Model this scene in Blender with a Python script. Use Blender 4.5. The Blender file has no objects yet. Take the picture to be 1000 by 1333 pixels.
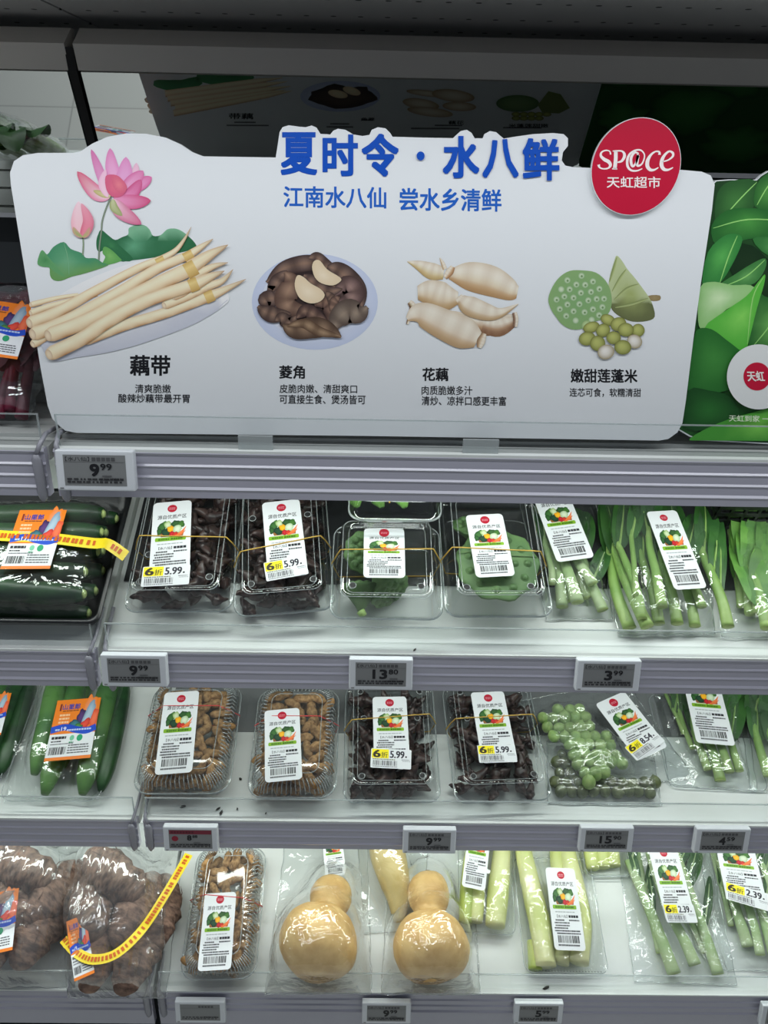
import bpy, bmesh, math, random
from mathutils import Vector, Matrix, noise

SC = bpy.context.scene
COL = SC.collection
PI = math.pi
R_ = math.radians

# ------------------------------------------------------------ camera
PITCH, YAW, ROLL, FPX = 24.5, 0.75, 1.2, 1000.0
CAM = Vector((0, 0, 1.6))
_p, _y, _r = R_(PITCH), R_(YAW), R_(ROLL)
cf = Vector((math.sin(_y)*math.cos(_p), math.cos(_y)*math.cos(_p), -math.sin(_p)))
cr0 = Vector((math.cos(_y), -math.sin(_y), 0))
cu0 = cr0.cross(cf)
cr = cr0*math.cos(_r) + cu0*math.sin(_r)
cu = cu0*math.cos(_r) - cr0*math.sin(_r)
cam_data = bpy.data.cameras.new('camera')
cam = bpy.data.objects.new('camera', cam_data)
COL.objects.link(cam)
cam_data.sensor_fit = 'VERTICAL'
cam_data.sensor_height = 36.0
cam_data.lens = 36.0*FPX/1333.0
cam_data.clip_start = 0.01
cm = Matrix((cr, cu, -cf)).transposed().to_4x4()
cm.translation = CAM
cam.matrix_world = cm
SC.camera = cam

# ------------------------------------------------------------ world, lights, exposure
SC.view_settings.view_transform = 'Standard'
SC.view_settings.look = 'None'
SC.view_settings.gamma = 1.0
SC.view_settings.exposure = -0.30
SC.cycles.transparent_max_bounces = 32
W = bpy.data.worlds.new('store_air'); SC.world = W
W.use_nodes = True
W.node_tree.nodes['Background'].inputs[0].default_value = (0.80, 0.88, 1.0, 1)
W.node_tree.nodes['Background'].inputs[1].default_value = 0.21

def area(name, loc, target, sx, sy, power, col=(1, 1, 1)):
    l = bpy.data.lights.new(name, 'AREA'); l.shape = 'RECTANGLE'
    l.size = sx; l.size_y = sy; l.energy = power; l.color = col
    o = bpy.data.objects.new(name, l); COL.objects.link(o)
    o.location = loc
    d = Vector(target) - Vector(loc)
    o.rotation_euler = d.to_track_quat('-Z', 'Y').to_euler()
    return o
# store ceiling luminaires in front of the case
_a = area('ceiling_light', (0.1, -0.95, 2.9), (0.1, -0.9499, 0.0), 3.0, 0.6, 14, (0.95, 0.98, 1.0))
_a.data.spread = R_(64)
LED_COL = (0.92, 1.0, 0.95)
LED = {'A': 1.8, 'B': 1.75, 'C': 1.9}
CANOPY_LED = 2.55

# ------------------------------------------------------------ pixel rays onto planes of the place
def ray(px, py):
    return cf + cr*((px-500)/FPX) - cu*((py-666.5)/FPX)
def on_vert(px, py, y):
    r = ray(px, py); return CAM + r*((y-CAM.y)/r.y)
SHELF = {'A': (0.800, 1.307, 3.0), 'B': (0.845, 1.011, 28.0), 'C': (0.895, 0.661, 20.0), 'D': (0.845, 0.327, 20.0)}
def shelf_n(k):
    s = R_(SHELF[k][2]); return Vector((0, -math.sin(s), math.cos(s)))
def on_deck(k, px, py, h=0.0):
    n = shelf_n(k); y, z, s = SHELF[k]
    p0 = Vector((0, y, z)) + n*h
    r = ray(px, py)
    return CAM + r*((p0-CAM).dot(n)/r.dot(n))
def deck_frame(k, p, rz=0.0, tilt=0.0):
    """frame standing on shelf k at world point p: x right, y up the slope, z off the deck"""
    return Matrix.Translation(p) @ Matrix.Rotation(R_(SHELF[k][2]), 4, 'X') @ Matrix.Rotation(R_(rz), 4, 'Z') @ Matrix.Rotation(R_(tilt), 4, 'X')
def seat(k, fl, fr, h=0.0, lift=0.0):
    """place by the two front corners seen at height h above the deck; returns frame, width"""
    a = on_deck(k, *fl, h + lift); b = on_deck(k, *fr, h + lift)
    n = shelf_n(k)
    m = (a + b)*0.5 - n*h
    d = b - a
    s = R_(SHELF[k][2])
    up = Vector((0, math.cos(s), math.sin(s)))
    rz = math.degrees(math.atan2(d.dot(up), d.x))
    return deck_frame(k, m, rz), d.length

# ------------------------------------------------------------ colours and materials
def s2l(c):
    c = c/255.0
    return c/12.92 if c <= 0.04045 else ((c+0.055)/1.055)**2.4
def L(r, g, b, k=1.0):
    return (s2l(r)*k, s2l(g)*k, s2l(b)*k, 1.0)
WHT = (0.80, 0.82, 0.84)
PW = [s2l(214), s2l(221), s2l(231)]
def INK(r, g, b):
    """albedo of ink that reads (r,g,b) on the photographed white board"""
    return (min(0.95, s2l(r)/PW[0]*WHT[0]), min(0.95, s2l(g)/PW[1]*WHT[1]), min(0.95, s2l(b)/PW[2]*WHT[2]), 1.0)

MATS = {}
def new_mat(name):
    m = bpy.data.materials.new(name); m.use_nodes = True
    MATS[name] = m
    return m, m.node_tree, m.node_tree.nodes['Principled BSDF']
def plain(name, col, rough=0.5, metal=0.0, spec=0.5, noise_amt=0.0, scale=40.0, col2=None, bump=0.0, trans=0.0, sss=0.0, stretch=None, coat=0.0):
    m, nt, b = new_mat(name)
    b.inputs['Base Color'].default_value = col
    b.inputs['Roughness'].default_value = rough
    b.inputs['Metallic'].default_value = metal
    b.inputs['Specular IOR Level'].default_value = spec
    b.inputs['Coat Weight'].default_value = coat
    b.inputs['Coat Roughness'].default_value = 0.12
    if sss:
        b.inputs['Subsurface Weight'].default_value = sss
        b.inputs['Subsurface Radius'].default_value = (0.006, 0.005, 0.003)
    if col2 is not None or bump:
        tc = nt.nodes.new('ShaderNodeTexCoord')
        mp = nt.nodes.new('ShaderNodeMapping')
        if stretch: mp.inputs['Scale'].default_value = stretch
        nt.links.new(tc.outputs['Object'], mp.inputs['Vector'])
        n = nt.nodes.new('ShaderNodeTexNoise')
        n.inputs['Scale'].default_value = scale; n.inputs['Detail'].default_value = 5
        oi = nt.nodes.new('ShaderNodeObjectInfo')
        nt.links.new(mp.outputs[0], n.inputs['Vector'])
        if col2 is not None:
            r = nt.nodes.new('ShaderNodeValToRGB')
            r.color_ramp.elements[0].color = col; r.color_ramp.elements[1].color = col2
            r.color_ramp.elements[0].position = 0.35; r.color_ramp.elements[1].position = 0.65
            nt.links.new(n.outputs['Fac'], r.inputs[0])
            if noise_amt:
                hs = nt.nodes.new('ShaderNodeHueSaturation')
                mr = nt.nodes.new('ShaderNodeMapRange')
                mr.inputs[3].default_value = 1-noise_amt; mr.inputs[4].default_value = 1+noise_amt
                nt.links.new(oi.outputs['Random'], mr.inputs[0])
                nt.links.new(mr.outputs[0], hs.inputs['Value'])
                nt.links.new(r.outputs[0], hs.inputs['Color'])
                nt.links.new(hs.outputs[0], b.inputs['Base Color'])
            else:
                nt.links.new(r.outputs[0], b.inputs['Base Color'])
        if bump:
            bp = nt.nodes.new('ShaderNodeBump'); bp.inputs['Strength'].default_value = bump
            bp.inputs['Distance'].default_value = 0.002
            nt.links.new(n.outputs['Fac'], bp.inputs['Height'])
            nt.links.new(bp.outputs[0], b.inputs['Normal'])
    return m
def film(name, tint=(1, 1, 1), gloss=1.0, rough=0.06, base=0.03, bump=0.0, scale=60, milk=0.0, stretch=None):
    """thin clear plastic: transparent, with a fresnel gloss and a little milkiness"""
    m, nt, b = new_mat(name)
    nt.nodes.remove(b)
    out = nt.nodes['Material Output']
    tr = nt.nodes.new('ShaderNodeBsdfTransparent'); tr.inputs[0].default_value = (*tint, 1)
    gl = nt.nodes.new('ShaderNodeBsdfGlossy'); gl.inputs['Roughness'].default_value = rough
    gl.inputs[0].default_value = (1, 1, 1, 1)
    fr = nt.nodes.new('ShaderNodeLayerWeight'); fr.inputs[0].default_value = 0.5
    pw = nt.nodes.new('ShaderNodeMath'); pw.operation = 'POWER'; pw.inputs[1].default_value = 4.0
    nt.links.new(fr.outputs['Facing'], pw.inputs[0])
    ma = nt.nodes.new('ShaderNodeMath'); ma.operation = 'MULTIPLY_ADD'
    ma.inputs[1].default_value = gloss; ma.inputs[2].default_value = base
    ma.use_clamp = True
    nt.links.new(pw.outputs[0], ma.inputs[0])
    mx = nt.nodes.new('ShaderNodeMixShader')
    nt.links.new(ma.outputs[0], mx.inputs[0])
    nt.links.new(gl.outputs[0], mx.inputs[2])
    if milk:
        df = nt.nodes.new('ShaderNodeBsdfDiffuse'); df.inputs[0].default_value = (0.8, 0.84, 0.84, 1)
        m2 = nt.nodes.new('ShaderNodeMixShader'); m2.inputs[0].default_value = milk
        nt.links.new(tr.outputs[0], m2.inputs[1]); nt.links.new(df.outputs[0], m2.inputs[2])
        nt.links.new(m2.outputs[0], mx.inputs[1])
    else:
        nt.links.new(tr.outputs[0], mx.inputs[1])
    nt.links.new(mx.outputs[0], out.inputs[0])
    if bump:
        tc = nt.nodes.new('ShaderNodeTexCoord')
        mp = nt.nodes.new('ShaderNodeMapping')
        if stretch: mp.inputs['Scale'].default_value = stretch
        n = nt.nodes.new('ShaderNodeTexNoise'); n.inputs['Scale'].default_value = scale
        n.inputs['Detail'].default_value = 3; n.inputs['Distortion'].default_value = 1.2
        nt.links.new(tc.outputs['Object'], mp.inputs['Vector'])
        nt.links.new(mp.outputs[0], n.inputs['Vector'])
        bp = nt.nodes.new('ShaderNodeBump'); bp.inputs['Strength'].default_value = bump
        bp.inputs['Distance'].default_value = 0.004
        nt.links.new(n.outputs['Fac'], bp.inputs['Height'])
        nt.links.new(bp.outputs[0], gl.inputs['Normal']); nt.links.new(bp.outputs[0], fr.inputs['Normal'])
    return m
def print_mat(name, rough=0.45):
    m, nt, b = new_mat(name)
    a = nt.nodes.new('ShaderNodeAttribute'); a.attribute_name = 'Col'
    nt.links.new(a.outputs['Color'], b.inputs['Base Color'])
    b.inputs['Roughness'].default_value = rough
    b.inputs['Specular IOR Level'].default_value = 0.3
    return m

plain('board_white', (*WHT, 1), 0.45, spec=0.3)
print_mat('print')
plain('deck_white', L(226, 230, 228), 0.35, col2=L(216, 220, 216), scale=9)
plain('deck_grey', L(178, 180, 178), 0.5)
plain('rail_plastic', L(178, 177, 190), 0.30, coat=0.4)
plain('rail_grey', L(228, 222, 214), 0.5)
plain('clip_plastic', L(196, 198, 204), 0.35)
film('acrylic', (0.97, 0.98, 0.98), 0.5, 0.03, 0.012)
film('acrylic_edge', (0.75, 0.80, 0.80), 1.0, 0.15, 0.10, milk=0.3)
plain('case_dark', L(64, 68, 72), 0.35)
plain('case_back', L(120, 124, 126), 0.45)
plain('black_gap', L(14, 14, 16), 0.6)
plain('mirror_glass', (0.80, 0.83, 0.81, 1), 0.015, metal=1.0)
plain('tag_white', L(222, 226, 230), 0.4)
plain('tag_screen', L(132, 134, 134), 0.35)
film('clamshell', (0.965, 0.975, 0.975), 1.2, 0.04, 0.06)
film('clamshell_ribbed', (0.93, 0.94, 0.94), 1.2, 0.08, 0.05, milk=0.03)
film('wrap', (0.96, 0.97, 0.97), 1.3, 0.07, 0.06, bump=0.7, scale=28, milk=0.02)
film('bag', (0.95, 0.965, 0.965), 1.4, 0.08, 0.08, bump=1.0, scale=24, milk=0.03)
film('bag_crinkled', (0.94, 0.95, 0.95), 1.6, 0.13, 0.10, bump=0.8, scale=16, milk=0.06, stretch=(2.4, .35, 1))
film('seam', (0.85, 0.88, 0.88), 1.0, 0.10, 0.25, milk=0.25)
film('bag_foggy', (0.95, 0.965, 0.965), 1.3, 0.12, 0.06, bump=0.9, scale=30, milk=0.06)
plain('vent_dark', L(10, 10, 12), 0.6)
def floor_mat():
    m, nt, b = new_mat('floor_tiles')
    tc = nt.nodes.new('ShaderNodeTexCoord')
    br = nt.nodes.new('ShaderNodeTexBrick'); br.offset = 0
    br.inputs['Color1'].default_value = L(206, 206, 200); br.inputs['Color2'].default_value = L(200, 201, 196)
    br.inputs['Mortar'].default_value = L(170, 170, 166)
    br.inputs['Scale'].default_value = 1.0; br.inputs['Brick Width'].default_value = 0.6; br.inputs['Row Height'].default_value = 0.6
    br.inputs['Mortar Size'].default_value = 0.003
    nt.links.new(tc.outputs['Object'], br.inputs['Vector'])
    nt.links.new(br.outputs['Color'], b.inputs['Base Color'])
    b.inputs['Roughness'].default_value = 0.35
floor_mat()
def canopy_mat():
    m, nt, b = new_mat('canopy_perforated')
    tc = nt.nodes.new('ShaderNodeTexCoord')
    sp = nt.nodes.new('ShaderNodeSeparateXYZ'); nt.links.new(tc.outputs['Object'], sp.inputs[0])
    def fr(sock, step, off):
        a = nt.nodes.new('ShaderNodeMath'); a.operation = 'MULTIPLY_ADD'; a.inputs[1].default_value = 1/step; a.inputs[2].default_value = off
        nt.links.new(sock, a.inputs[0])
        f = nt.nodes.new('ShaderNodeMath'); f.operation = 'FRACT'; nt.links.new(a.outputs[0], f.inputs[0])
        s = nt.nodes.new('ShaderNodeMath'); s.operation = 'SUBTRACT'; s.inputs[1].default_value = 0.5; nt.links.new(f.outputs[0], s.inputs[0])
        k = nt.nodes.new('ShaderNodeMath'); k.operation = 'MULTIPLY'; k.inputs[1].default_value = step; nt.links.new(s.outputs[0], k.inputs[0])
        return k.outputs[0]
    cx = nt.nodes.new('ShaderNodeCombineXYZ')
    nt.links.new(fr(sp.outputs[0], 0.0305, 0.31), cx.inputs[0]); nt.links.new(fr(sp.outputs[1], 0.098, 0.35), cx.inputs[1])
    ln = nt.nodes.new('ShaderNodeVectorMath'); ln.operation = 'LENGTH'; nt.links.new(cx.outputs[0], ln.inputs[0])
    lt = nt.nodes.new('ShaderNodeMath'); lt.operation = 'LESS_THAN'; lt.inputs[1].default_value = 0.0033; nt.links.new(ln.outputs['Value'], lt.inputs[0])
    mx = nt.nodes.new('ShaderNodeMix'); mx.data_type = 'RGBA'
    mx.inputs[6].default_value = L(196, 195, 194); mx.inputs[7].default_value = L(8, 8, 9)
    nt.links.new(lt.outputs[0], mx.inputs[0]); nt.links.new(mx.outputs[2], b.inputs['Base Color'])
    b.inputs['Roughness'].default_value = 0.6
canopy_mat()

# ------------------------------------------------------------ mesh builder
class MB:
    def __init__(self): self.v = []; self.f = []; self.mi = []; self.c = []; self.cur = (1, 1, 1, 1)
    def add(self, vs, fs, mat=0, col=None):
        o = len(self.v)
        self.v += [tuple(p) for p in vs]
        if isinstance(col, list): self.c += col
        else: self.c += [col or self.cur]*len(vs)
        self.f += [tuple(i+o for i in q) for q in fs]; self.mi += [mat]*len(fs)
        return self
    def box(self, x0, x1, y0, y1, z0, z1, mat=0, M=None):
        vs = [Vector((x, y, z)) for x in (x0, x1) for y in (y0, y1) for z in (z0, z1)]
        if M is not None: vs = [M @ p for p in vs]
        return self.add(vs, [(0, 1, 3, 2), (4, 6, 7, 5), (0, 4, 5, 1), (2, 3, 7, 6), (0, 2, 6, 4), (1, 5, 7, 3)], mat)
    def extrude_x(self, prof, x0, x1, mat=0, caps=True):
        n = len(prof)
        vs = [(x0, y, z) for y, z in prof] + [(x1, y, z) for y, z in prof]
        fs = [(i, (i+1) % n, n+(i+1) % n, n+i) for i in range(n)]
        if caps: fs += [tuple(range(n-1, -1, -1)), tuple(range(n, 2*n))]
        return self.add(vs, fs, mat)
    def rings(self, rs, cap0=True, cap1=True, mat=0, closed=True, cols=None):
        n = len(rs[0]); vs = [p for r in rs for p in r]
        fs = []
        m = n if closed else n-1
        for j in range(len(rs)-1):
            for i in range(m):
                k = (i+1) % n
                fs.append((j*n+i, j*n+k, (j+1)*n+k, (j+1)*n+i))
        if cap0: fs.append(tuple(range(n-1, -1, -1)))
        if cap1: fs.append(tuple(range((len(rs)-1)*n, len(rs)*n)))
        return self.add(vs, fs, mat, cols)
    def tube(self, pts, rad, n=10, mat=0, flat=1.0, amp=0.0, freq=40, seed=0, caps=True, up=(0, 0, 1)):
        pts = [Vector(p) for p in pts]
        if not isinstance(rad, (list, tuple)): rad = [rad]*len(pts)
        rs = []; u = Vector(up)
        for i, p in enumerate(pts):
            t = (pts[min(i+1, len(pts)-1)] - pts[max(i-1, 0)]).normalized()
            a = t.cross(u)
            if a.length < 1e-4: a = t.cross(Vector((1, 0, 0.3)))
            a.normalize(); b = a.cross(t).normalized(); u = b
            r = []
            for k in range(n):
                th = 2*PI*k/n
                d = a*math.cos(th) + b*math.sin(th)*flat
                q = p + d*rad[i]
                if amp: q += d*(noise.noise(q*freq + Vector((seed*7.3, 0, 0)))*amp)
                r.append(q)
            rs.append(r)
        return self.rings(rs, caps, caps, mat)
    def build(self, name, mats, parent=None, smooth=True, sharp=None):
        me = self.mesh(name, mats, smooth)
        return link(name, me, parent)
    def mesh(self, name, mats, smooth=True):
        me = bpy.data.meshes.new(name)
        me.from_pydata(self.v, [], self.f)
        for m in (mats if isinstance(mats, (list, tuple)) else [mats]): me.materials.append(MATS[m])
        me.polygons.foreach_set('material_index', self.mi)
        me.polygons.foreach_set('use_smooth', [smooth]*len(self.f))
        if any(c != (1, 1, 1, 1) for c in self.c):
            a = me.color_attributes.new('Col', 'FLOAT_COLOR', 'POINT')
            a.data.foreach_set('color', [x for c in self.c for x in c])
        me.update()
        return me
def link(name, me, parent=None, M=None):
    o = bpy.data.objects.new(name, me); COL.objects.link(o)
    if parent: o.parent = parent
    if M is not None:
        if parent: o.matrix_local = M
        else: o.matrix_world = M
    return o
def tag(o, label, cat, group=None):
    o['label'] = label; o['category'] = cat
    if group: o['group'] = group
    return o
def thing(name, label, cat, M, group=None):
    o = bpy.data.objects.new(name, None); COL.objects.link(o)
    o.empty_display_size = 0.02
    o.matrix_world = M if isinstance(M, Matrix) else Matrix.Translation(M)
    return tag(o, label, cat, group)
def structure(o):
    o['kind'] = 'structure'; return o
def autosmooth(o, ang=40):
    me = o.data
    bm = bmesh.new(); bm.from_mesh(me)
    for e in bm.edges:
        if len(e.link_faces) == 2 and e.calc_face_angle(0) > R_(ang): e.smooth = False
    bm.to_mesh(me); bm.free()
    return o
def bevel(o, w, seg=2):
    bm = bmesh.new(); bm.from_mesh(o.data)
    bmesh.ops.remove_doubles(bm, verts=bm.verts, dist=1e-6)
    es = [e for e in bm.edges if len(e.link_faces) == 2 and e.calc_face_angle(0) > 0.6]
    bmesh.ops.bevel(bm, geom=es, offset=w, segments=seg, affect='EDGES', profile=0.6)
    bm.to_mesh(o.data); bm.free()
    return o

# ------------------------------------------------------------ lettering
_tc = {}
def glyphs(s, bold=0.0):
    key = (s, bold)
    if key not in _tc:
        c = bpy.data.curves.new('t', 'FONT'); c.body = s; c.size = 1.0; c.offset = bold; c.resolution_u = 3
        o = bpy.data.objects.new('t', c); COL.objects.link(o)
        dg = bpy.context.evaluated_depsgraph_get(); dg.update()
        me = bpy.data.meshes.new_from_object(o.evaluated_get(dg))
        vs = [(v.co.x, v.co.y) for v in me.vertices]; fs = [tuple(p.vertices) for p in me.polygons]
        bpy.data.objects.remove(o); bpy.data.curves.remove(c); bpy.data.meshes.remove(me)
        x0 = min(v[0] for v in vs); x1 = max(v[0] for v in vs); y0 = min(v[1] for v in vs); y1 = max(v[1] for v in vs)
        _tc[key] = ([((x-x0)/(x1-x0), (y-y0)/(y1-y0)) for x, y in vs], fs, (x1-x0)/(y1-y0))
    return _tc[key]

class Art:
    """flat printed artwork; every primitive is laid one print layer above the previous call to up()"""
    def __init__(self, fmap, step=0.00006): self.mb = MB(); self.map = fmap; self.l = 1; self.step = step
    def up(self, n=1): self.l += n; return self
    def P(self, x, y): return self.map(x, y, self.l*self.step)
    def poly(self, pts, col):
        cols = [col]*len(pts) if not isinstance(col, list) else col
        self.mb.add([self.P(*p) for p in pts], [tuple(range(len(pts)))], 0, cols)
        return self
    def text(self, s, x0, y0, x1, y1, col, bold=0.0, slope=0.0, lean=0.0):
        vs, fs, _ = glyphs(s)
        b = bold*abs(y1-y0)
        for sx, sy in (((0, 0),) if not bold else ((0, 0), (-1, -1), (1, 1), (-1, 1), (1, -1)) + (((0, 1), (0, -1), (1, 0), (-1, 0), (.5, 1), (-.5, 1), (.5, -1), (-.5, -1), (1, .5), (1, -.5), (-1, .5), (-1, -.5)) if bold > .024 else ())):
            pts = []
            for u, v in vs:
                x = x0 + b + u*(x1-x0-2*b) + lean*v*(y1-y0)
                pts.append(self.P(x + sx*b, y1 - b + v*(y0-y1+2*b) + slope*(x-x0) + sy*b))
            self.mb.add(pts, fs, 0, col)
            if bold: self.l += 0.25
        return self
    def ell(self, cx, cy, rx, ry, c0, c1=None, n=28, rot=0.0, off=(0, 0), lump=0.0, seed=0, rings=4, squash=None):
        """ellipse with colour c0 at the (offset) centre to c1 at the rim"""
        c1 = c1 or c0
        vs = [self.P(cx+off[0], cy+off[1])]; cs = [c0]; ca, sa = math.cos(rot), math.sin(rot)
        for j in range(1, rings+1):
            t = j/rings; tc = t*t
            for i in range(n):
                a = 2*PI*i/n
                k = 1 + lump*noise.noise(Vector((math.cos(a)*2+seed*3.1, math.sin(a)*2, seed)))
                ex, ey = rx*k*math.cos(a), ry*k*math.sin(a)
                ex, ey = ex*ca-ey*sa, ex*sa+ey*ca
                vs.append(self.P(cx + off[0]*(1-t) + ex*t, cy + off[1]*(1-t) + ey*t))
                cs.append(tuple(c0[q]*(1-tc)+c1[q]*tc for q in range(4)))
        fs = [(0, 1+i, 1+(i+1) % n) for i in range(n)]
        for j in range(rings-1):
            for i in range(n):
                k = (i+1) % n
                fs.append((1+j*n+i, 1+(j+1)*n+i, 1+(j+1)*n+k, 1+j*n+k))
        self.mb.add(vs, fs, 0, cs)
        return self
    def strip(self, pts, ws, cols, along=None, m=7):
        """ribbon along pts with half widths ws; cols = colours across; along(t,c) changes colour with length"""
        n = len(pts); vs = []; cs = []
        for i, (x, y) in enumerate(pts):
            ax, ay = pts[max(i-1, 0)]; bx, by = pts[min(i+1, n-1)]
            dx, dy = bx-ax, by-ay; l = math.hypot(dx, dy) or 1
            nx, ny = -dy/l, dx/l
            for k in range(m):
                s = k/(m-1)
                vs.append(self.P(x + nx*ws[i]*(2*s-1), y + ny*ws[i]*(2*s-1)))
                g = s*(len(cols)-1); q = min(int(g), len(cols)-2); fr = g-q
                c = tuple(cols[q][z]*(1-fr)+cols[q+1][z]*fr for z in range(4))
                if along: c = along(i/(n-1), c)
                cs.append(c)
        fs = [(i*m+k, i*m+k+1, (i+1)*m+k+1, (i+1)*m+k) for i in range(n-1) for k in range(m-1)]
        self.mb.add(vs, fs, 0, cs)
        return self
    def build(self, name, parent, mat='print'):
        me = self.mb.mesh(name, mat, False)
        if 'Col' not in me.color_attributes: me.color_attributes.new('Col', 'FLOAT_COLOR', 'POINT')
        return link(name, me, parent)
def lerp(a, b, t): return a + (b-a)*t
def mixc(a, b, t): return tuple(a[i]*(1-t)+b[i]*t for i in range(4))
def bez(p, n=10):
    """smooth curve through points (catmull-rom)"""
    out = []
    for i in range(len(p)-1):
        p0 = p[max(i-1, 0)]; p1 = p[i]; p2 = p[i+1]; p3 = p[min(i+2, len(p)-1)]
        for k in range(n):
            t = k/n
            out.append(tuple(0.5*((2*p1[d]) + (-p0[d]+p2[d])*t + (2*p0[d]-5*p1[d]+4*p2[d]-p3[d])*t*t + (-p0[d]+3*p1[d]-3*p2[d]+p3[d])*t**3) for d in range(len(p1))))
    out.append(tuple(p[-1]))
    return out
def smooth_closed(p, n=4):
    out = []; m = len(p)
    for i in range(m):
        p0, p1, p2, p3 = p[i-1], p[i], p[(i+1) % m], p[(i+2) % m]
        for k in range(n):
            t = k/n
            out.append(tuple(0.5*((2*p1[d]) + (-p0[d]+p2[d])*t + (2*p0[d]-5*p1[d]+4*p2[d]-p3[d])*t*t + (-p0[d]+3*p1[d]-3*p2[d]+p3[d])*t**3) for d in range(2)))
    return out

# ------------------------------------------------------------ store floor and the refrigerated case
XJ = -0.359                       # joint between the two case modules
XL, XR = -1.15, 1.05
fl = MB().box(-2.5, 2.5, -4.0, 1.5, -0.02, 0.0).build('floor', 'floor_tiles', smooth=False); structure(fl)
case = thing('refrigerated_case', 'tall open refrigerated produce case with dark perforated canopy and sloping mirrors', 'display case', Vector((0, 1.2, 0)))
def cpart(mb, name, mat, smooth=False):
    mb.v = [(x, y-1.2, z) for x, y, z in mb.v]
    return mb.build(name, mat, case, smooth)
cpart(MB().box(XL, XR, 1.36, 1.40, 0.0, 1.80), 'back_panel', 'case_back')
for x0, x1 in ((XL, XJ-0.002), (XJ+0.002, XR)):
    cpart(MB().box(x0, x1, 0.62, 1.36, 1.748, 1.80), 'canopy', 'canopy_perforated')
    cpart(MB().extrude_x([(1.050, 1.735), (1.020, 1.716), (1.028, 1.690), (1.036, 1.690), (1.062, 1.735)], x0+(0.004 if x0 > -1 else 0), x1-(0.002 if x0 < -1 else 0)), 'canopy_rail', 'rail_grey')
    d = Vector((0, math.cos(R_(66)), -math.sin(R_(66)))); n = Vector((0, math.sin(R_(66)), math.cos(R_(66))))
    a = Vector((0, 1.030, 1.6885)); b = a + d*(0.102 if x0 > -1 else 0.175)
    cpart(MB().extrude_x([(a.y, a.z), (b.y, b.z), ((b+n*0.004).y, (b+n*0.004).z), ((a+n*0.004).y, (a+n*0.004).z)], x0+0.006, x1-0.006), 'mirror', 'mirror_glass')
    c = b + d*0.006 - n*0.001
    cpart(MB().extrude_x([(b.y, b.z), (c.y, c.z), (c.y+0.006, c.z), (b.y+0.006, b.z)], x0+0.004, x1-0.004), 'mirror_trim', 'clip_plastic')
    cpart(MB().box(x0, x1, 1.19, 1.21, 1.30, 1.60), 'upper_back_panel', 'case_dark')
cpart(MB().box(XL+.02, XR-.02, 0.628, 0.655, 1.737, 1.748).box(XL+.02, XR-.02, 0.655, 0.658, 1.731, 1.748), 'canopy_light', 'clip_plastic')  # second box: rear lip added to keep LED light off the canopy rail
_l = bpy.data.lights.new('canopy_led', 'AREA'); _l.shape = 'RECTANGLE'; _l.size = XR-XL-.1; _l.size_y = 0.022
_l.energy = CANOPY_LED*(XR-XL); _l.color = (0.93, 0.97, 1.0)
_o = bpy.data.objects.new('canopy_led', _l); COL.objects.link(_o); _o.parent = case
_o.location = ((XL+XR)/2, 0.641-1.2, 1.736); _o.rotation_euler = (R_(4), 0, 0)
cpart(MB().extrude_x([(1.022, 1.713), (1.026, 1.689), (1.069, 1.592), (1.079, 1.595), (1.04, 1.70)], XJ-0.005, XJ+0.005), 'mirror_joint', 'black_gap')
cpart(MB().box(XL-0.03, XL, 0.86, 1.40, 0.0, 1.80), 'end_panel', 'case_back')
cpart(MB().box(XR, XR+0.03, 0.86, 1.40, 0.0, 1.80), 'end_panel', 'case_back')
cpart(MB().box(XL, XR, 0.80, 1.40, 0.0, 0.09), 'base', 'case_dark')

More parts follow.
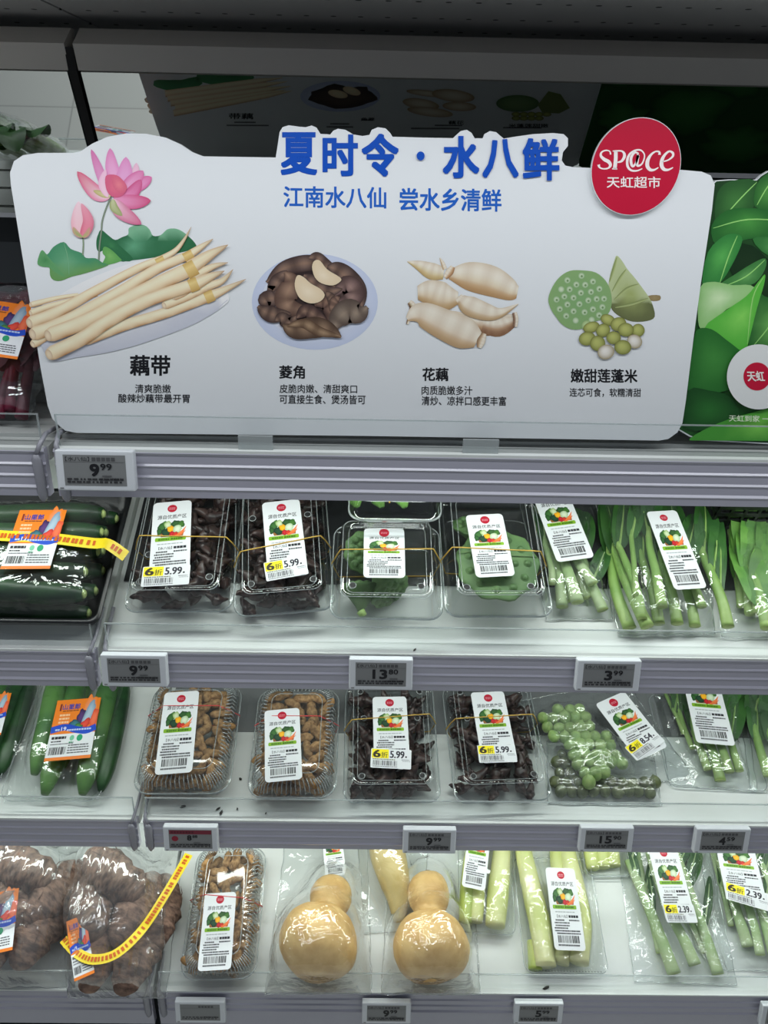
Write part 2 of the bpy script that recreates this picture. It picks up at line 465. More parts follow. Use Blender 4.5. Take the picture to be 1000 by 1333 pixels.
# ------------------------------------------------------------ shelves: deck, price rail, clear front guard, clips, light strip
ORD = {'A': 'top', 'B': 'second', 'C': 'third', 'D': 'lowest'}
def shelf(k, x0, x1, side):
    y, z, s = SHELF[k]; depth = {'A': 0.385, 'B': 0.50, 'C': 0.42, 'D': 0.46}[k]
    t = thing('display_shelf', f'{ORD[k]} white produce shelf of the {side} case section, with ridged price rail', 'shelf', Vector(((x0+x1)/2, y, z)))
    hw = (x1-x0)/2
    c, sn = math.cos(R_(s)), math.sin(R_(s))
    th = 0.016
    dk = MB().extrude_x([(0.004, 0.0), (depth*c, depth*sn), (depth*c, depth*sn-th), (0.02, -th), (0.004, -th)], -hw, hw)
    if k == 'A':
        for i in range(9):
            q = 0.03 + i*0.038
            dk.box(-hw, hw, q, q+0.012, q*sn/c, q*sn/c+0.004)
    d = dk.build('deck', 'deck_grey' if k == 'A' else 'deck_white', t, False)
    # price rail: ridged channel with a clear cover look
    h = 0.055 if k != 'D' else 0.082
    prof = [(0.004, 0.0), (-0.003, 0.0), (-0.005, -0.003), (-0.0035, -0.006), (-0.0035, -0.016), (-0.0055, -0.018), (-0.0045, -0.020),
            (-0.0045, -0.029), (-0.0065, -0.031), (-0.0055, -0.033), (-0.0055, -0.042), (-0.0080, -0.0445), (-0.0070, -0.047), (-0.0070, -h), (0.004, -h)]
    MB().extrude_x(prof, -hw+0.002, hw-0.002).build('price_rail', 'rail_plastic', t, False)
    MB().extrude_x([(0.004, 0.001), (-0.0045, 0.001), (-0.0045, -0.0025), (0.004, -0.0025)], -hw+0.004, hw-0.004).build('rail_lip', 'deck_white', t, False)
    # clear guard
    gh = 0.036
    g = MB()
    g.box(-hw+0.006, hw-0.006, 0.004, 0.0055, 0.0, gh, 0)
    g.box(-hw+0.006, hw-0.006, 0.0037, 0.0058, gh, gh+0.0014, 1)
    g.box(-hw+0.006, -hw+0.0075, 0.0037, 0.0058, 0.0, gh, 1)
    g.box(hw-0.0075, hw-0.006, 0.0037, 0.0058, 0.0, gh, 1)
    g.build('front_guard', ['acrylic', 'acrylic_edge'], t, False)
    if k == 'A' and side == 'right':
        for xa, xb in ((310, 355), (603, 650)):
            ua = on_vert(xa, 576, y).x-(x0+x1)/2; ub = on_vert(xb, 576, y).x-(x0+x1)/2
            MB().box(ua, ub, 0.0005, 0.0036, 0.001, 0.017).build('guard_clip', 'acrylic_edge', t, False)
    # rounded clips at the module joint
    xs = hw-0.010 if side == 'left' else -hw+0.010
    cp = MB()
    rs = []
    for zz, w in ((-0.006, 0.003), (-0.012, 0.006), (-0.052, 0.006), (-0.058, 0.0048), (-0.061, 0.002)):
        rs.append([(xs-w, -0.0072, zz), (xs-w*0.6, -0.0095, zz), (xs+w*0.6, -0.0095, zz), (xs+w, -0.0072, zz)])
    cp.rings(rs, True, True)
    cp.tube([(xs, -0.006, -0.006), (xs+(0.004 if side == 'left' else -0.004), -0.004, 0.004), (xs+(0.006 if side == 'left' else -0.006), 0.012, 0.012), (xs+(0.006 if side == 'left' else -0.006), 0.05, 0.006+0.05*sn/c)], 0.0026, 8)
    cp.build('joint_clip', 'clip_frosted', t)
    if k in LED:
        MB().box(-hw+0.02, hw-0.02, 0.073, 0.097, -th-0.012+0.075*sn/c, -th+0.085*sn/c).build('light_strip', 'clip_plastic', t, False)
        l = bpy.data.lights.new('shelf_led', 'AREA'); l.shape = 'RECTANGLE'; l.size = 2*hw-0.05; l.size_y = 0.022
        l.energy = LED[k]*2*hw; l.color = LED_COL
        o = bpy.data.objects.new('shelf_led', l); COL.objects.link(o); o.parent = t
        o.location = (0, 0.085, -th-0.0135+0.075*sn/c); o.rotation_euler = (R_(-6), 0, 0)
    return t
def filler(k, x0, x1, q0, q1, label):  # flat dark sheet added in place of crates and shade between the boxes
    s = R_(SHELF[k][2]); p = Vector(((x0+x1)/2, SHELF[k][0]+q0*math.cos(s), SHELF[k][1]+q0*math.sin(s)))
    m = MB().box(-(x1-x0)/2, (x1-x0)/2, 0, q1-q0, 0.0, 0.0006)
    n = int((x1-x0)/.024)
    for i in range(n): m.box(-(x1-x0)/2+i*.024, -(x1-x0)/2+i*.024+.012, 0, q1-q0, 0.0006, 0.0010)
    o = m.build('filler_sheet', 'filler' if k == 'B' else 'filler_grey', None, False); o.matrix_world = deck_frame(k, p)
    return tag(o, label, 'mat')
plain('filler', L(44, 46, 48), 0.4)
plain('filler_grey', L(112, 115, 116), 0.4)
plain('clip_frosted', L(150, 150, 158), 0.35)
filler('B', XJ+.01, XR-.01, .105, .48, 'dark ribbed liner standing in for crates and shade between boxes on the second shelf')
filler('C', XJ+.01, XR-.01, .150, .41, 'dark ribbed liner standing in for slatted crates between boxes on the third shelf')
for k in 'ABCD':
    shelf(k, XL, XJ-0.003, 'left'); shelf(k, XJ+0.003, XR, 'right')

# ------------------------------------------------------------ large printed sign standing on the top shelf
YS = 0.818
def sign_map(y, org, back=False):
    def f(px, py, off):
        p = on_vert(px, py, y); return Vector((p.x-org.x, (off if back else -off), p.z-org.z))
    return f
SO = Vector((0, YS, 1.309))
sign = thing('promotional_sign', 'large white die-cut sign with blue headline and pictures of water vegetables', 'sign', SO)
outline = [(14,240),(13,225),(18,210),(30,202),(50,199),(95,199),(105,197),(120,187),(140,178),(165,173.5),(190,174),(215,179),(235,188),(250,198),(264,203.5),
 (359,205),(362,186),(364,172),(368,165.5),(376,163),(390,165),(398,165.6),(406,163.4),(412,166),(417,174.2),(430,175),(434,170),(440,167.6),(450,169),(460,175),(472,177),(481,175.6),
 (484,169),(492,165.6),(502,167),(508,173),(511,178),(560,179.3),(590,179.8),(594,176),(600,170.5),(608,169),(614,173),(618,180),(629,180),(631,174.5),(638,170.6),(646,172),(652,177.3),(656,180.4),
 (670,178),(694,174.6),(720,173.2),(734,174.6),(739.5,180),(739.5,190),(733,198),(731.5,209),(736,215.5),(746,217.6),(780,219),(886,221),(914,223.5),(925.6,228.5),(930.6,240),
 (927,274),(921,314),(912.7,368),(902.8,442),(893,522),(888.5,551),(882,563),(870,571.5),(858,573.5),(480,567.5),(100,563.5),(85,560.5),(77,554),(68,545),(62,528),(57.6,504),(53,480)]
def slab(pts3, th, name, mat, parent, axis=Vector((0, 1, 0))):
    n = len(pts3)
    vs = [Vector(p) for p in pts3] + [Vector(p)+axis*th for p in pts3]
    fs = [tuple(range(n)), tuple(range(2*n-1, n-1, -1))] + [(i, n+i, n+(i+1) % n, (i+1) % n) for i in range(n)]
    return MB().add(vs, fs).build(name, mat, parent, False)
fm = sign_map(YS, SO)
slab([fm(x, y, 0) for x, y in outline], 0.005, 'board', 'board_white', sign)

BLUE = INK(8, 74, 182); BLK = INK(22, 24, 30); RED = INK(178, 18, 52)
a = Art(fm)
for ch, x0, y0, x1, y1 in (('夏', 365.5, 172, 413, 228), ('时', 420, 175, 466, 229.5), ('令', 471, 174, 519, 230), ('水', 576.5, 177, 624, 232), ('八', 628, 181, 675, 231.5), ('鲜', 680, 180, 728, 235)):
    a.text(ch, x0, y0, x1, y1, BLUE, 0.028)
a.ell(547.6, 203, 5.2, 5.8, BLUE)
a.build('headline', sign)
a = Art(fm)
a.text('江南水八仙', 369, 242, 503, 270, INK(28, 92, 190), 0.018, 0.012)
a.text('尝水乡清鲜', 520, 244.5, 653, 274, INK(28, 92, 190), 0.018, 0.012)
a.build('subtitle', sign)
a = None
for s, x0, y0, x1, y1, b in (('藕带', 169, 462, 222, 489, .024), ('清爽脆嫩', 176, 500, 222.5, 511.5, .008), ('酸辣炒藕带最开胃', 154, 512.5, 247, 524, .008),
        ('菱角', 363.5, 475.5, 397, 493, .024), ('皮脆肉嫩、清甜爽口', 364, 500, 465, 511.5, .008), ('可直接生食、煲汤皆可', 364, 513.5, 476, 525.5, .008),
        ('花藕', 550, 478.5, 584, 496, .024), ('肉质脆嫩多汁', 549, 502, 615, 514, .008), ('清炒、凉拌口感更丰富', 549, 515.5, 659, 527.5, .008),
        ('嫩甜莲蓬米', 743, 480, 830, 498, .022), ('连芯可食，软糯清甜', 741.5, 505, 834.5, 516.5, .008)):
    if b > .02:
        if a: a.build('caption', sign)
        a = Art(fm)
    a.text(s, x0, y0, x1, y1, BLK, b, 0.006)
a.build('caption', sign)

# --- lotus flower and leaves
a = Art(fm)
G0, G1, G2 = INK(70, 140, 105), INK(120, 175, 145), INK(45, 105, 72)
def zm(ox, oy, k):
    return lambda *ps: [(ox+x/k, oy+y/k) for x, y in ps]
z1 = zm(40, 180, 5.5556)
def grad_poly(pts, c0, c1, ctr):
    """fan polygon: c0 at centre ctr, c1 list/colour on rim"""
    from mathutils.geometry import delaunay_2d_cdt
    pts = smooth_closed(pts, 3); n = len(pts)
    xs = [p[0] for p in pts]; ys = [p[1] for p in pts]
    st = max(max(xs)-min(xs), max(ys)-min(ys))/9
    ins = [ctr]; y = min(ys)+st/2
    while y < max(ys):
        x = min(xs)+st/2
        while x < max(xs):
            hit = False
            for i in range(n):
                (xa, ya), (xb, yb) = pts[i-1], pts[i]
                if (ya > y) != (yb > y) and x < (xb-xa)*(y-ya)/(yb-ya)+xa: hit = not hit
            if hit and min((x-p[0])**2+(y-p[1])**2 for p in pts) > (st*.35)**2: ins.append((x, y))
            x += st
        y += st
    vs, _, fs, _, _, _ = delaunay_2d_cdt([Vector(p) for p in pts+ins], [], [list(range(n))], 1, 1e-4)
    cs = []
    for v in vs:
        d = math.hypot(v.x-ctr[0], v.y-ctr[1]); e = min(math.hypot(v.x-p[0], v.y-p[1]) for p in pts)
        t = d/(d+e+1e-6); q = c1(v.x, v.y) if callable(c1) else c1
        cs.append(mixc(c0, q, t*t*(3-2*t)))
    a.mb.add([a.P(v.x, v.y) for v in vs], fs, 0, cs)
# big right leaf
grad_poly(z1((475,740),(490,690),(515,665),(560,700),(610,735),(660,715),(705,695),(710,650),(760,628),(820,628),(860,660),(885,705),(940,700),(985,660),(1030,652),(1070,660),(1120,690),(1190,760),(1180,800),(1000,845),(840,870),(720,885),(650,890),(600,840),(545,795),(500,822),(478,800)),
          INK(95, 160, 128), lambda x, y: G1 if y < 306 else G2, z1((740,780))[0])
a.up(); grad_poly(z1((475,780),(490,690),(515,665),(580,720),(660,790),(740,870),(690,890),(620,840),(560,790),(500,822)), INK(62, 128, 84), G2, z1((580,780))[0])
a.up(); grad_poly(z1((520,830),(530,785),(575,800),(640,860),(650,890),(520,920),(540,860)), INK(120, 180, 105), INK(95, 160, 90), z1((570,850))[0])
a.up(); grad_poly(z1((50,910),(60,850),(85,808),(120,840),(165,785),(240,750),(290,800),(370,830),(400,865),(470,868),(520,900),(560,920),(400,975),(300,1000),(220,1030),(165,1025),(140,990),(135,935),(90,930)), INK(105, 165, 130), lambda x, y: G0 if y < 345 else INK(100, 150, 90), z1((270,890))[0])
a.up(); grad_poly(z1((50,910),(60,850),(85,808),(130,860),(190,930),(250,1000),(180,970),(135,935),(90,930)), INK(70, 135, 85), INK(95, 155, 105), z1((110,880))[0])
a.strip(z1((240,755),(262,830),(275,900),(278,985)), [.3,.7,.7,.4], [INK(80,140,105), INK(130,185,150), INK(80,140,105)])
a.strip(z1((515,670),(500,740),(492,820)), [.5,.6,.5], [INK(90,140,100), INK(120,165,120)])
# stems
a.up(); a.strip(bez(z1((582,425),(545,510),(518,600),(512,670),(498,780),(493,880)), 5), [1.1]*26, [INK(88,104,92), INK(140,155,140), INK(95,112,98)])
a.strip(bez(z1((378,715),(382,770),(377,845)), 5), [1.0]*11, [INK(96,116,96), INK(145,165,140), INK(96,116,96)])
def petal(p, ws, cb, ct, edge=None, pw=1.0):
    c = bez(z1(*p), 6); n = len(c)
    w = [max(0.15, ws*math.sin(PI*min(1, (i/(n-1))*0.97+0.03)**pw)**0.8) for i in range(n)]
    e = edge or ct
    a.up(); a.strip(c, w, [e, cb, cb, e], lambda t, q: mixc(q, ct, t**1.6*0.9))
PK0, PK1, PK2 = INK(232, 190, 220), INK(222, 130, 178), INK(205, 92, 128)
CR = INK(226, 224, 210)
petal([(560,410),(510,270),(438,80)], 6.2, INK(222,170,214), INK(196,96,160), INK(214,150,200))
petal([(640,380),(590,220),(575,72)], 9.0, INK(228,178,222), INK(208,120,178), INK(220,150,206), 0.8)
petal([(660,380),(750,270),(765,178)], 5.5, INK(232,200,226), INK(222,176,206))
petal([(640,400),(680,270),(690,135)], 11.0, INK(222,172,220), INK(212,134,190), INK(214,150,204), 0.8)
petal([(680,400),(800,330),(876,280)], 8.0, INK(224,160,208), INK(204,104,160))
petal([(660,420),(740,320),(815,235)], 10.5, INK(226,170,214), INK(206,110,166), None, 0.9)
petal([(670,430),(740,390),(800,298)], 8.5, INK(220,140,190), INK(196,84,136))
petal([(575,425),(470,390),(338,240)], 9.6, INK(234,206,222), INK(198,62,104), INK(222,140,180))
petal([(580,420),(525,405),(455,378)], 4.0, INK(212,206,170), INK(176,166,110))
petal([(560,425),(522,330),(545,225)], 5.5, INK(232,200,222), INK(226,180,214))
petal([(600,440),(740,460),(870,450)], 9.4, INK(224,150,196), INK(192,60,110), INK(210,110,160))
petal([(600,440),(660,530),(802,620)], 9.8, INK(230,190,214), INK(196,80,130), INK(206,140,170))
petal([(598,440),(605,500),(665,560)], 5.2, INK(190,196,160), INK(150,160,110))
a.up(); grad_poly(z1((545,275),(590,262),(640,275),(690,330),(697,370),(665,415),(615,428),(570,405),(545,350)), INK(214,108,138), INK(204,96,134), z1((600,360))[0])
a.up(); grad_poly(z1((590,275),(640,275),(690,335),(694,372),(650,400),(600,350)), INK(222,128,146), INK(206,100,132), z1((640,335))[0])
# bud
petal([(378,715),(350,600),(350,455)], 10.5, INK(232,190,204), INK(230,206,222), INK(226,160,182), 0.75)
petal([(378,715),(420,600),(370,470)], 7.5, INK(222,130,156), INK(222,160,184), INK(206,100,130), 0.75)
petal([(378,715),(330,680),(312,640)], 3.4, INK(150,170,110), INK(205,160,150))
petal([(378,715),(410,690),(432,640)], 3.4, INK(170,176,120), INK(210,140,150))
a.build('lotus_picture', sign)

# --- lotus stems on a plate
a = Art(fm); a.l = 8
z2 = zm(40, 290, 3.4483)
grad_poly(z2((20,490),(0,410),(120,330),(300,235),(560,155),(700,190),(850,260),(890,330),(870,370),(760,440),(560,520),(380,575),(200,605),(90,615)), INK(222, 226, 234), lambda x, y: INK(224,228,236) if y < 400 else INK(188, 194, 212), z2((450,380))[0])
a.up(); a.strip(bez(z2((150,603),(380,572),(560,520),(760,440),(885,345)), 6), [.35]*25, [INK(170,176,198), INK(205,210,224)])
T0, T1, T2, T3 = INK(226, 214, 186), INK(236, 226, 202), INK(214, 190, 158), INK(176, 140, 104)
def root(p, w0, w1, tip=None, joint=None):
    c = bez(z2(*p), 6); n = len(c)
    ws = [lerp(w0, w1, i/(n-1)) for i in range(n)]
    ws[0] *= 0.8
    a.up(); a.strip(c, ws, [T2, T1, T1, T0, T2, T3], lambda t, q: mixc(q, T0, 0.25*math.sin(t*37)))
    a.up(); a.ell(*c[0], ws[0]*0.55, ws[0]*0.95, INK(222,208,186), INK(196,172,146), rot=math.atan2(c[1][1]-c[0][1], c[1][0]-c[0][0]))
    if tip:
        ct = bez(z2(*tip), 5); m = len(ct)
        a.strip(ct, [max(0.2, w1*(1-(i/(m-1))**1.5)) for i in range(m)], [T2, T1, T0, T3], lambda t, q: mixc(q, INK(150, 110, 84), t**3*0.8))
    if joint:
        cj = z2(*joint); a.up(); a.strip(cj, [w1*1.1]*len(cj), [INK(196,164,96), INK(222,200,140), INK(206,178,116), INK(180,146,86)])
root([(0,368),(120,338),(215,322)], 4.0, 2.0)
root([(0,405),(100,370),(300,320)], 4.5, 3)
root([(10,545),(120,480),(300,400)], 6, 6)
root([(-5,450),(120,400),(300,300),(480,205),(590,160)], 8.5, 4.2, [(590,160),(650,125),(690,75),(722,18)], [(565,178),(600,160)])
root([(10,500),(150,445),(400,310),(560,210),(710,145)], 9.5, 5.5, [(710,145),(770,105),(820,72)], [(690,158),(728,138)])
root([(240,530),(420,460),(600,405),(800,330)], 7.0, 7.0, [(800,330),(870,300),(968,252)], [(785,338),(822,322)])
root([(600,370),(700,330),(800,280)], 6.0, 6.0, [(790,285),(860,260),(910,208)])
root([(640,330),(700,300),(740,240)], 6.0, 6.0, [(730,240),(820,195),(888,178)])
root([(80,505),(250,440),(420,350),(580,270),(730,200)], 9.8, 9.5, [(720,200),(810,140),(888,98)], [(700,220),(742,196)])
root([(85,590),(230,520),(350,440),(520,350),(740,275)], 9.5, 8.0, [(740,275),(810,240),(872,215)], [(715,285),(752,270)])
a.build('lotus_stem_picture', sign)

# --- plate of water caltrops
a = Art(fm)
z3 = zm(320, 320, 5.5556)
a.ell(*z3((500,405))[0], 82, 62.5, INK(206, 214, 232), INK(184, 196, 226), n=48)
a.up(); a.ell(*z3((480,395))[0], 66, 48, INK(212, 216, 228), INK(202, 210, 230), n=40)
K0, K1, K2 = INK(110, 92, 88), INK(60, 46, 46), INK(140, 114, 100)
rd = random.Random(4)
def horn(p, w, c0=K0, c1=K1, hi=K2):
    c = bez(z3(*p), 6); n = len(c)
    a.up(); a.strip(c, [max(.3, w*math.sin(PI*min(.985, max(.04, i/(n-1))))**0.8) for i in range(n)], [c1, c0, hi, c0, c1], lambda t, q: mixc(q, c1, 0.35+0.35*math.sin(t*23+w)))
for x, y, r in ((420,330,210),(600,330,190),(480,470,190)):
    a.up(); a.ell(*z3((x,y))[0], r/5.556, r/7.2, INK(58,46,46), INK(44,34,36))
horn([(150,265),(260,170),(400,130),(520,120),(560,125)], 11); horn([(455,88),(510,80),(560,130),(640,190),(720,215)], 9)
horn([(165,290),(200,330),(230,250),(300,180)], 10); horn([(150,450),(140,390),(220,370),(260,300)], 11)
horn([(590,150),(660,170),(740,240),(820,330),(840,450)], 14); horn([(560,300),(680,300),(790,350),(825,340)], 12)
horn([(285,190),(330,260),(290,380),(330,450),(480,470)], 15, INK(128,104,92), INK(84,64,58), INK(158,130,112))
horn([(640,360),(720,280),(780,330),(740,400),(640,420)], 15, INK(120,98,98), INK(70,54,54), INK(152,126,122))
horn([(420,210),(460,240),(520,290),(600,330),(700,310)], 10)
horn([(500,430),(560,400),(610,440),(600,540)], 13, INK(104,82,76), INK(62,46,44), INK(136,108,94))
horn([(575,330),(620,380),(610,440)], 6, INK(124,104,92)); horn([(680,370),(640,400),(615,480)], 6, INK(140,112,100))
horn([(370,520),(430,470),(500,500),(590,545)], 10, INK(100,78,74))
horn([(88,435),(150,480),(230,500),(330,490)], 11, INK(110,92,84)); horn([(215,540),(260,520),(320,560),(365,505)], 9, INK(110,92,84))
horn([(880,440),(820,490),(740,470),(660,540),(640,610)], 16, INK(120,108,100), INK(80,68,64), INK(146,132,120))
horn([(270,570),(350,610),(480,590),(590,600),(690,660)], 14, INK(116,96,82), INK(70,54,46), INK(146,122,102))
horn([(300,580),(420,560),(540,620),(680,650)], 7, INK(134,112,92), INK(84,64,52), INK(160,136,112))
def slice_(pts, ctr):
    a.up(); grad_poly(z3(*pts), INK(226, 214, 194), INK(214, 198, 172), z3(ctr)[0])
slice_([(355,270),(375,212),(420,225),(470,270),(540,310),(572,355),(540,400),(470,415),(400,385),(365,330)], (450,330))
slice_([(480,150),(500,105),(540,108),(590,170),(680,225),(686,255),(630,285),(550,270),(500,225)], (560,210))
a.build('caltrop_picture', sign)

# --- lotus rhizomes
a = Art(fm); z4 = zm(520, 325, 5.8824)
def rhz(p, ws, c0=INK(222,216,204), c1=INK(190,166,132), n=6):
    c = bez(z4(*p), n); k = len(c)
    w = [max(.25, bez([(q,) for q in ws], max(1, (k-1)//(len(ws)-1)))[min(i, k-1)][0]) if (k-1) % (len(ws)-1) == 0 else lerp(ws[0], ws[-1], i/(k-1)) for i in range(k)]
    a.up(); a.strip(c, w, [INK(206,196,180), INK(226,222,214), INK(224,220,210), c0, c1, mixc(c1, INK(120,90,64), .4)], lambda t, q: mixc(q, INK(170,140,110), .12+.12*math.sin(t*31)), m=9)
rhz([(400,490),(560,560),(740,570),(880,520)], [4, 13, 14, 5], INK(190,160,130), INK(130,96,72))
rhz([(640,570),(760,590),(890,540)], [10, 13, 6], INK(180,150,124), INK(130,96,76))
rhz([(380,190),(520,200),(700,240),(850,310),(905,325)], [6, 18, 20, 14, 8], INK(216,206,186), INK(184,150,110))
rhz([(60,90),(150,120),(250,165),(340,180)], [.4, 6.5, 11, 8], INK(214,206,180), INK(196,176,128))
rhz([(310,62),(330,100),(350,150)], [.5, 2.4, 3]); rhz([(350,215),(385,170),(410,130)], [3, 5, 3], INK(206,180,150), INK(170,130,96))
rhz([(140,330),(230,330),(340,365),(450,370)], [9, 17, 19, 8], INK(216,204,184), INK(184,156,116))
rhz([(440,400),(470,385),(490,350)], [4, 6, 3], INK(200,180,156))
rhz([(470,380),(540,430),(680,480),(780,480),(910,415)], [7, 13, 11, 6, .5])
rhz([(75,400),(95,420),(100,450),(60,570)], [3.2, 4.4, 4, 1.5], INK(190,180,150), INK(110,84,70))
rhz([(60,530),(160,490),(340,570),(500,640),(600,690)], [3, 15, 20, 21, 11], INK(222,214,202), INK(192,166,132))
rhz([(650,640),(625,700),(610,750)], [3, 5.5, 3], INK(206,186,160), INK(150,124,100))
rhz([(880,480),(890,530),(885,590)], [3, 3.5, 2.5], INK(150,124,108), INK(110,86,76))
a.build('lotus_root_picture', sign)

# --- lotus pods and seeds
a = Art(fm); z5 = zm(705, 325, 6.25)
grad_poly(z5((870,375),(962,372),(962,412),(890,416)), INK(150,136,100), INK(140,124,90), z5((920,392))[0])
a.up(); grad_poly(z5((612,48),(655,90),(700,160),(760,230),(820,310),(870,380),(905,450),(922,545),(860,580),(740,585),(640,545),(575,490),(560,420),(545,300),(560,200),(590,100)), INK(150,164,106), lambda x, y: INK(176,190,150) if y < 395 else INK(96,104,70), z5((730,360))[0])
for p in ([(575,340),(640,230),(690,160)], [(590,410),(690,320),(790,280)], [(600,470),(740,440),(870,395)], [(555,260),(590,150),(615,60)]):
    a.up(); a.strip(bez(z5(*p), 5), [.5+1.2*math.sin(PI*i/10) for i in range(11)], [INK(110,126,76), INK(176,190,136)])
a.up(); pod = smooth_closed(z5((55,400),(90,300),(150,220),(230,172),(330,168),(440,185),(520,250),(560,330),(572,420),(555,500),(500,560),(420,590),(340,640),(250,648),(170,610),(120,550),(75,480)), 3)
n = len(pod); cs = [INK(120,162,112)] + [INK(128,164,112)]*n
a.mb.add([a.P(*z5((310,400))[0])] + [a.P(*p) for p in pod], [(0, 1+i, 1+(i+1) % n) for i in range(n)], 0, cs)
a.up()
for x, y in ((325,212),(210,248),(418,258),(283,283),(355,285),(160,322),(228,322),(470,318),(402,342),(320,350),(185,380),(260,390),(122,405),(448,400),(508,398),(380,412),(308,442),(210,445),(148,482),(495,466),(418,484),(260,500),(350,508),(200,538),(468,532),(278,576),(408,570)):
    a.ell(*z5((x,y))[0], 4.2, 4.2, INK(196,212,190), INK(140,174,134), n=14, rings=2); 
a.up()
for x, y in ((325,212),(210,248),(418,258),(283,283),(355,285),(228,322),(470,318),(402,342),(320,350),(185,380),(260,390),(122,405),(448,400),(508,398),(380,412),(308,442),(210,445),(148,482),(495,466),(418,484),(260,500),(350,508),(200,538),(468,532)):
    a.ell(*z5((x+2,y+4))[0], 1.6, 1.6, INK(106,140,98), INK(120,152,110), n=10, rings=1)
SD0, SD1 = INK(176,184,112), INK(112,118,60)
for x, y, rx, ry, ro, w in ((370,618,7,7,0,2),(540,570,10,7,.4,0),(405,630,11,7,-.3,0),(500,655,9.5,8.5,-.5,0),(625,605,10.5,9,-.3,0),(785,655,8.5,8.5,0,0),(685,650,10.5,9,.1,0),(370,722,11,9,-.2,0),(585,715,9.5,8.5,0,0),(455,760,10,10,-.5,0),(755,745,10,9,.4,1),(660,792,11,9.5,.1,0),(522,830,11,9.5,-.3,1)):
    c0, c1 = ((SD0, SD1), (INK(226,226,226), INK(150,140,110)), (INK(176,200,150), INK(140,170,120)))[w]
    a.up(); a.ell(*z5((x,y))[0], rx, ry, c0, c1, rot=ro, off=(-1.5, -2))
a.build('lotus_seed_picture', sign)

# --- round red badge, raised on the sign
DO = on_vert(828, 218, YS-0.004)
rad = (on_vert(886, 218.5, YS-0.004)-on_vert(770, 217.5, YS-0.004)).length/2
N = 64
slab([(DO.x-SO.x+rad*math.cos(2*PI*i/N), -0.004, DO.z-SO.z+rad*math.sin(2*PI*i/N)) for i in range(N)], 0.004, 'badge', 'board_white', sign)
fb = sign_map(YS-0.0042, Vector((SO.x, SO.y, SO.z)))
def fbm(px, py, off):
    p = on_vert(px, py, YS-0.0042); return Vector((p.x-SO.x, -0.0042-off, p.z-SO.z))
a = Art(fbm)
a.mb.add([a.P(828, 218)] + [Vector((DO.x-SO.x+(rad-0.0006)*math.cos(2*PI*i/N), -0.0042-0.00006, DO.z-SO.z+(rad-0.0006)*math.sin(2*PI*i/N))) for i in range(N)], [(0, 1+i, 1+(i+1) % N) for i in range(N)], 0, INK(180, 16, 54))
a.up(2)
zb = zm(750, 140, 6.6667)
WH = INK(232, 226, 232)
def pen(p, ws, n=6):
    c = bez(zb(*p), n); k = len(c)
    w = [(lambda g: lerp(ws[min(int(g), len(ws)-1)], ws[min(int(g)+1, len(ws)-1)], g-int(g)))(i/(k-1)*(len(ws)-1))/6.6667/2 for i in range(k)]
    a.strip(c, w, [WH, WH], m=3)
pen([(300,408),(292,380),(258,372),(222,388),(216,420),(245,450),(282,470),(298,500),(280,525),(240,532),(205,520),(196,495)], [14,10,12,14,22,30,32,26,14,12,14,26])
pen([(345,380),(344,450),(336,530)], [32,32,32]); pen([(318,378),(345,376),(395,378),(418,400),(418,430),(395,465),(356,476)], [8,12,14,24,26,20,9]); pen([(312,532),(336,531),(358,534)], [8,14,8])
pen([(545,400),(510,390),(480,430),(478,480),(492,510),(520,480),(540,410),(530,470),(535,505),(570,490),(592,440),(590,400),(560,370),(515,372),(470,400),(446,450),(448,510),(480,545),(530,548),(575,530)], [12,18,24,24,20,16,26,26,20,14,12,12,14,16,18,22,22,18,14,8])
pen([(724,410),(722,385),(690,382),(650,410),(622,460),(620,510),(645,540),(680,540),(715,520)], [24,16,12,20,32,34,28,16,8])
pen([(752,470),(800,455),(838,425),(840,395),(810,380),(775,405),(748,450),(742,500),(762,535),(800,540),(842,520)], [10,12,18,22,16,20,30,34,30,18,8])
a.text('天虹超市', 790, 229.5, 860, 244.5, WH, 0.012, 0.005)
a.build('badge_print', sign)

# --- printing on the back of the board (seen in the mirrors): same pictures in softer colours
MA = R_(66); MP = Vector((0, 1.030, 1.6885)); MN = Vector((0, -math.sin(MA), -math.cos(MA)))
VC = CAM - MN*(2*(CAM-MP).dot(MN))
def fback(px, py, off):
    r = ray(px, py); r = r - MN*(2*r.dot(MN))
    p = VC + r*((YS+0.0052-VC.y)/r.y)
    return Vector((p.x-SO.x, p.y-SO.y+off, p.z-SO.z))
a = Art(fback)
gl = lambda r, g, b: INK(r, g, b)
a.strip(bez([(200,108),(235,112),(262,104)], 5), [3,5,6,7,8,8,8,8,7,6,5], [INK(60,120,80), INK(70,140,95)])
a.strip(bez([(256,100),(300,104),(330,98)], 5), [4,6,7,8,8,8,8,7,6,5,4], [INK(60,120,80), INK(70,140,95)])
a.up()
for i, (p, q) in enumerate((((215,122),(368,101)),((218,128),(374,106)),((222,134),(378,112)),((228,140),(372,117)),((226,147),(380,118)))):
    a.up(); a.strip([p, (lerp(p[0],q[0],.5), lerp(p[1],q[1],.5)), (lerp(p[0],q[0],.8), lerp(p[1],q[1],.8)), q], [4.5,4,3.4,.4], [T2, T1, T0, T3])
a.text('带藕', 298, 147, 330, 155, BLK, .02)
a.mb.add(*[[], []])
for x0, x1, y in ((305,333,159),(295,350,163),(430,455,161),(425,460,165),(470,486,156),(566,602,163),(535,598,167),(655,705,166)):
    a.poly([(x0,y-1),(x1,y-.8),(x1,y+.9),(x0,y+.7)], INK(110,112,118))
a.ell(443, 125, 52, 20, INK(196,206,228), INK(176,188,222), n=40)
a.up(); a.ell(447, 126, 44, 15, INK(88,72,68), INK(56,44,44), lump=.3)
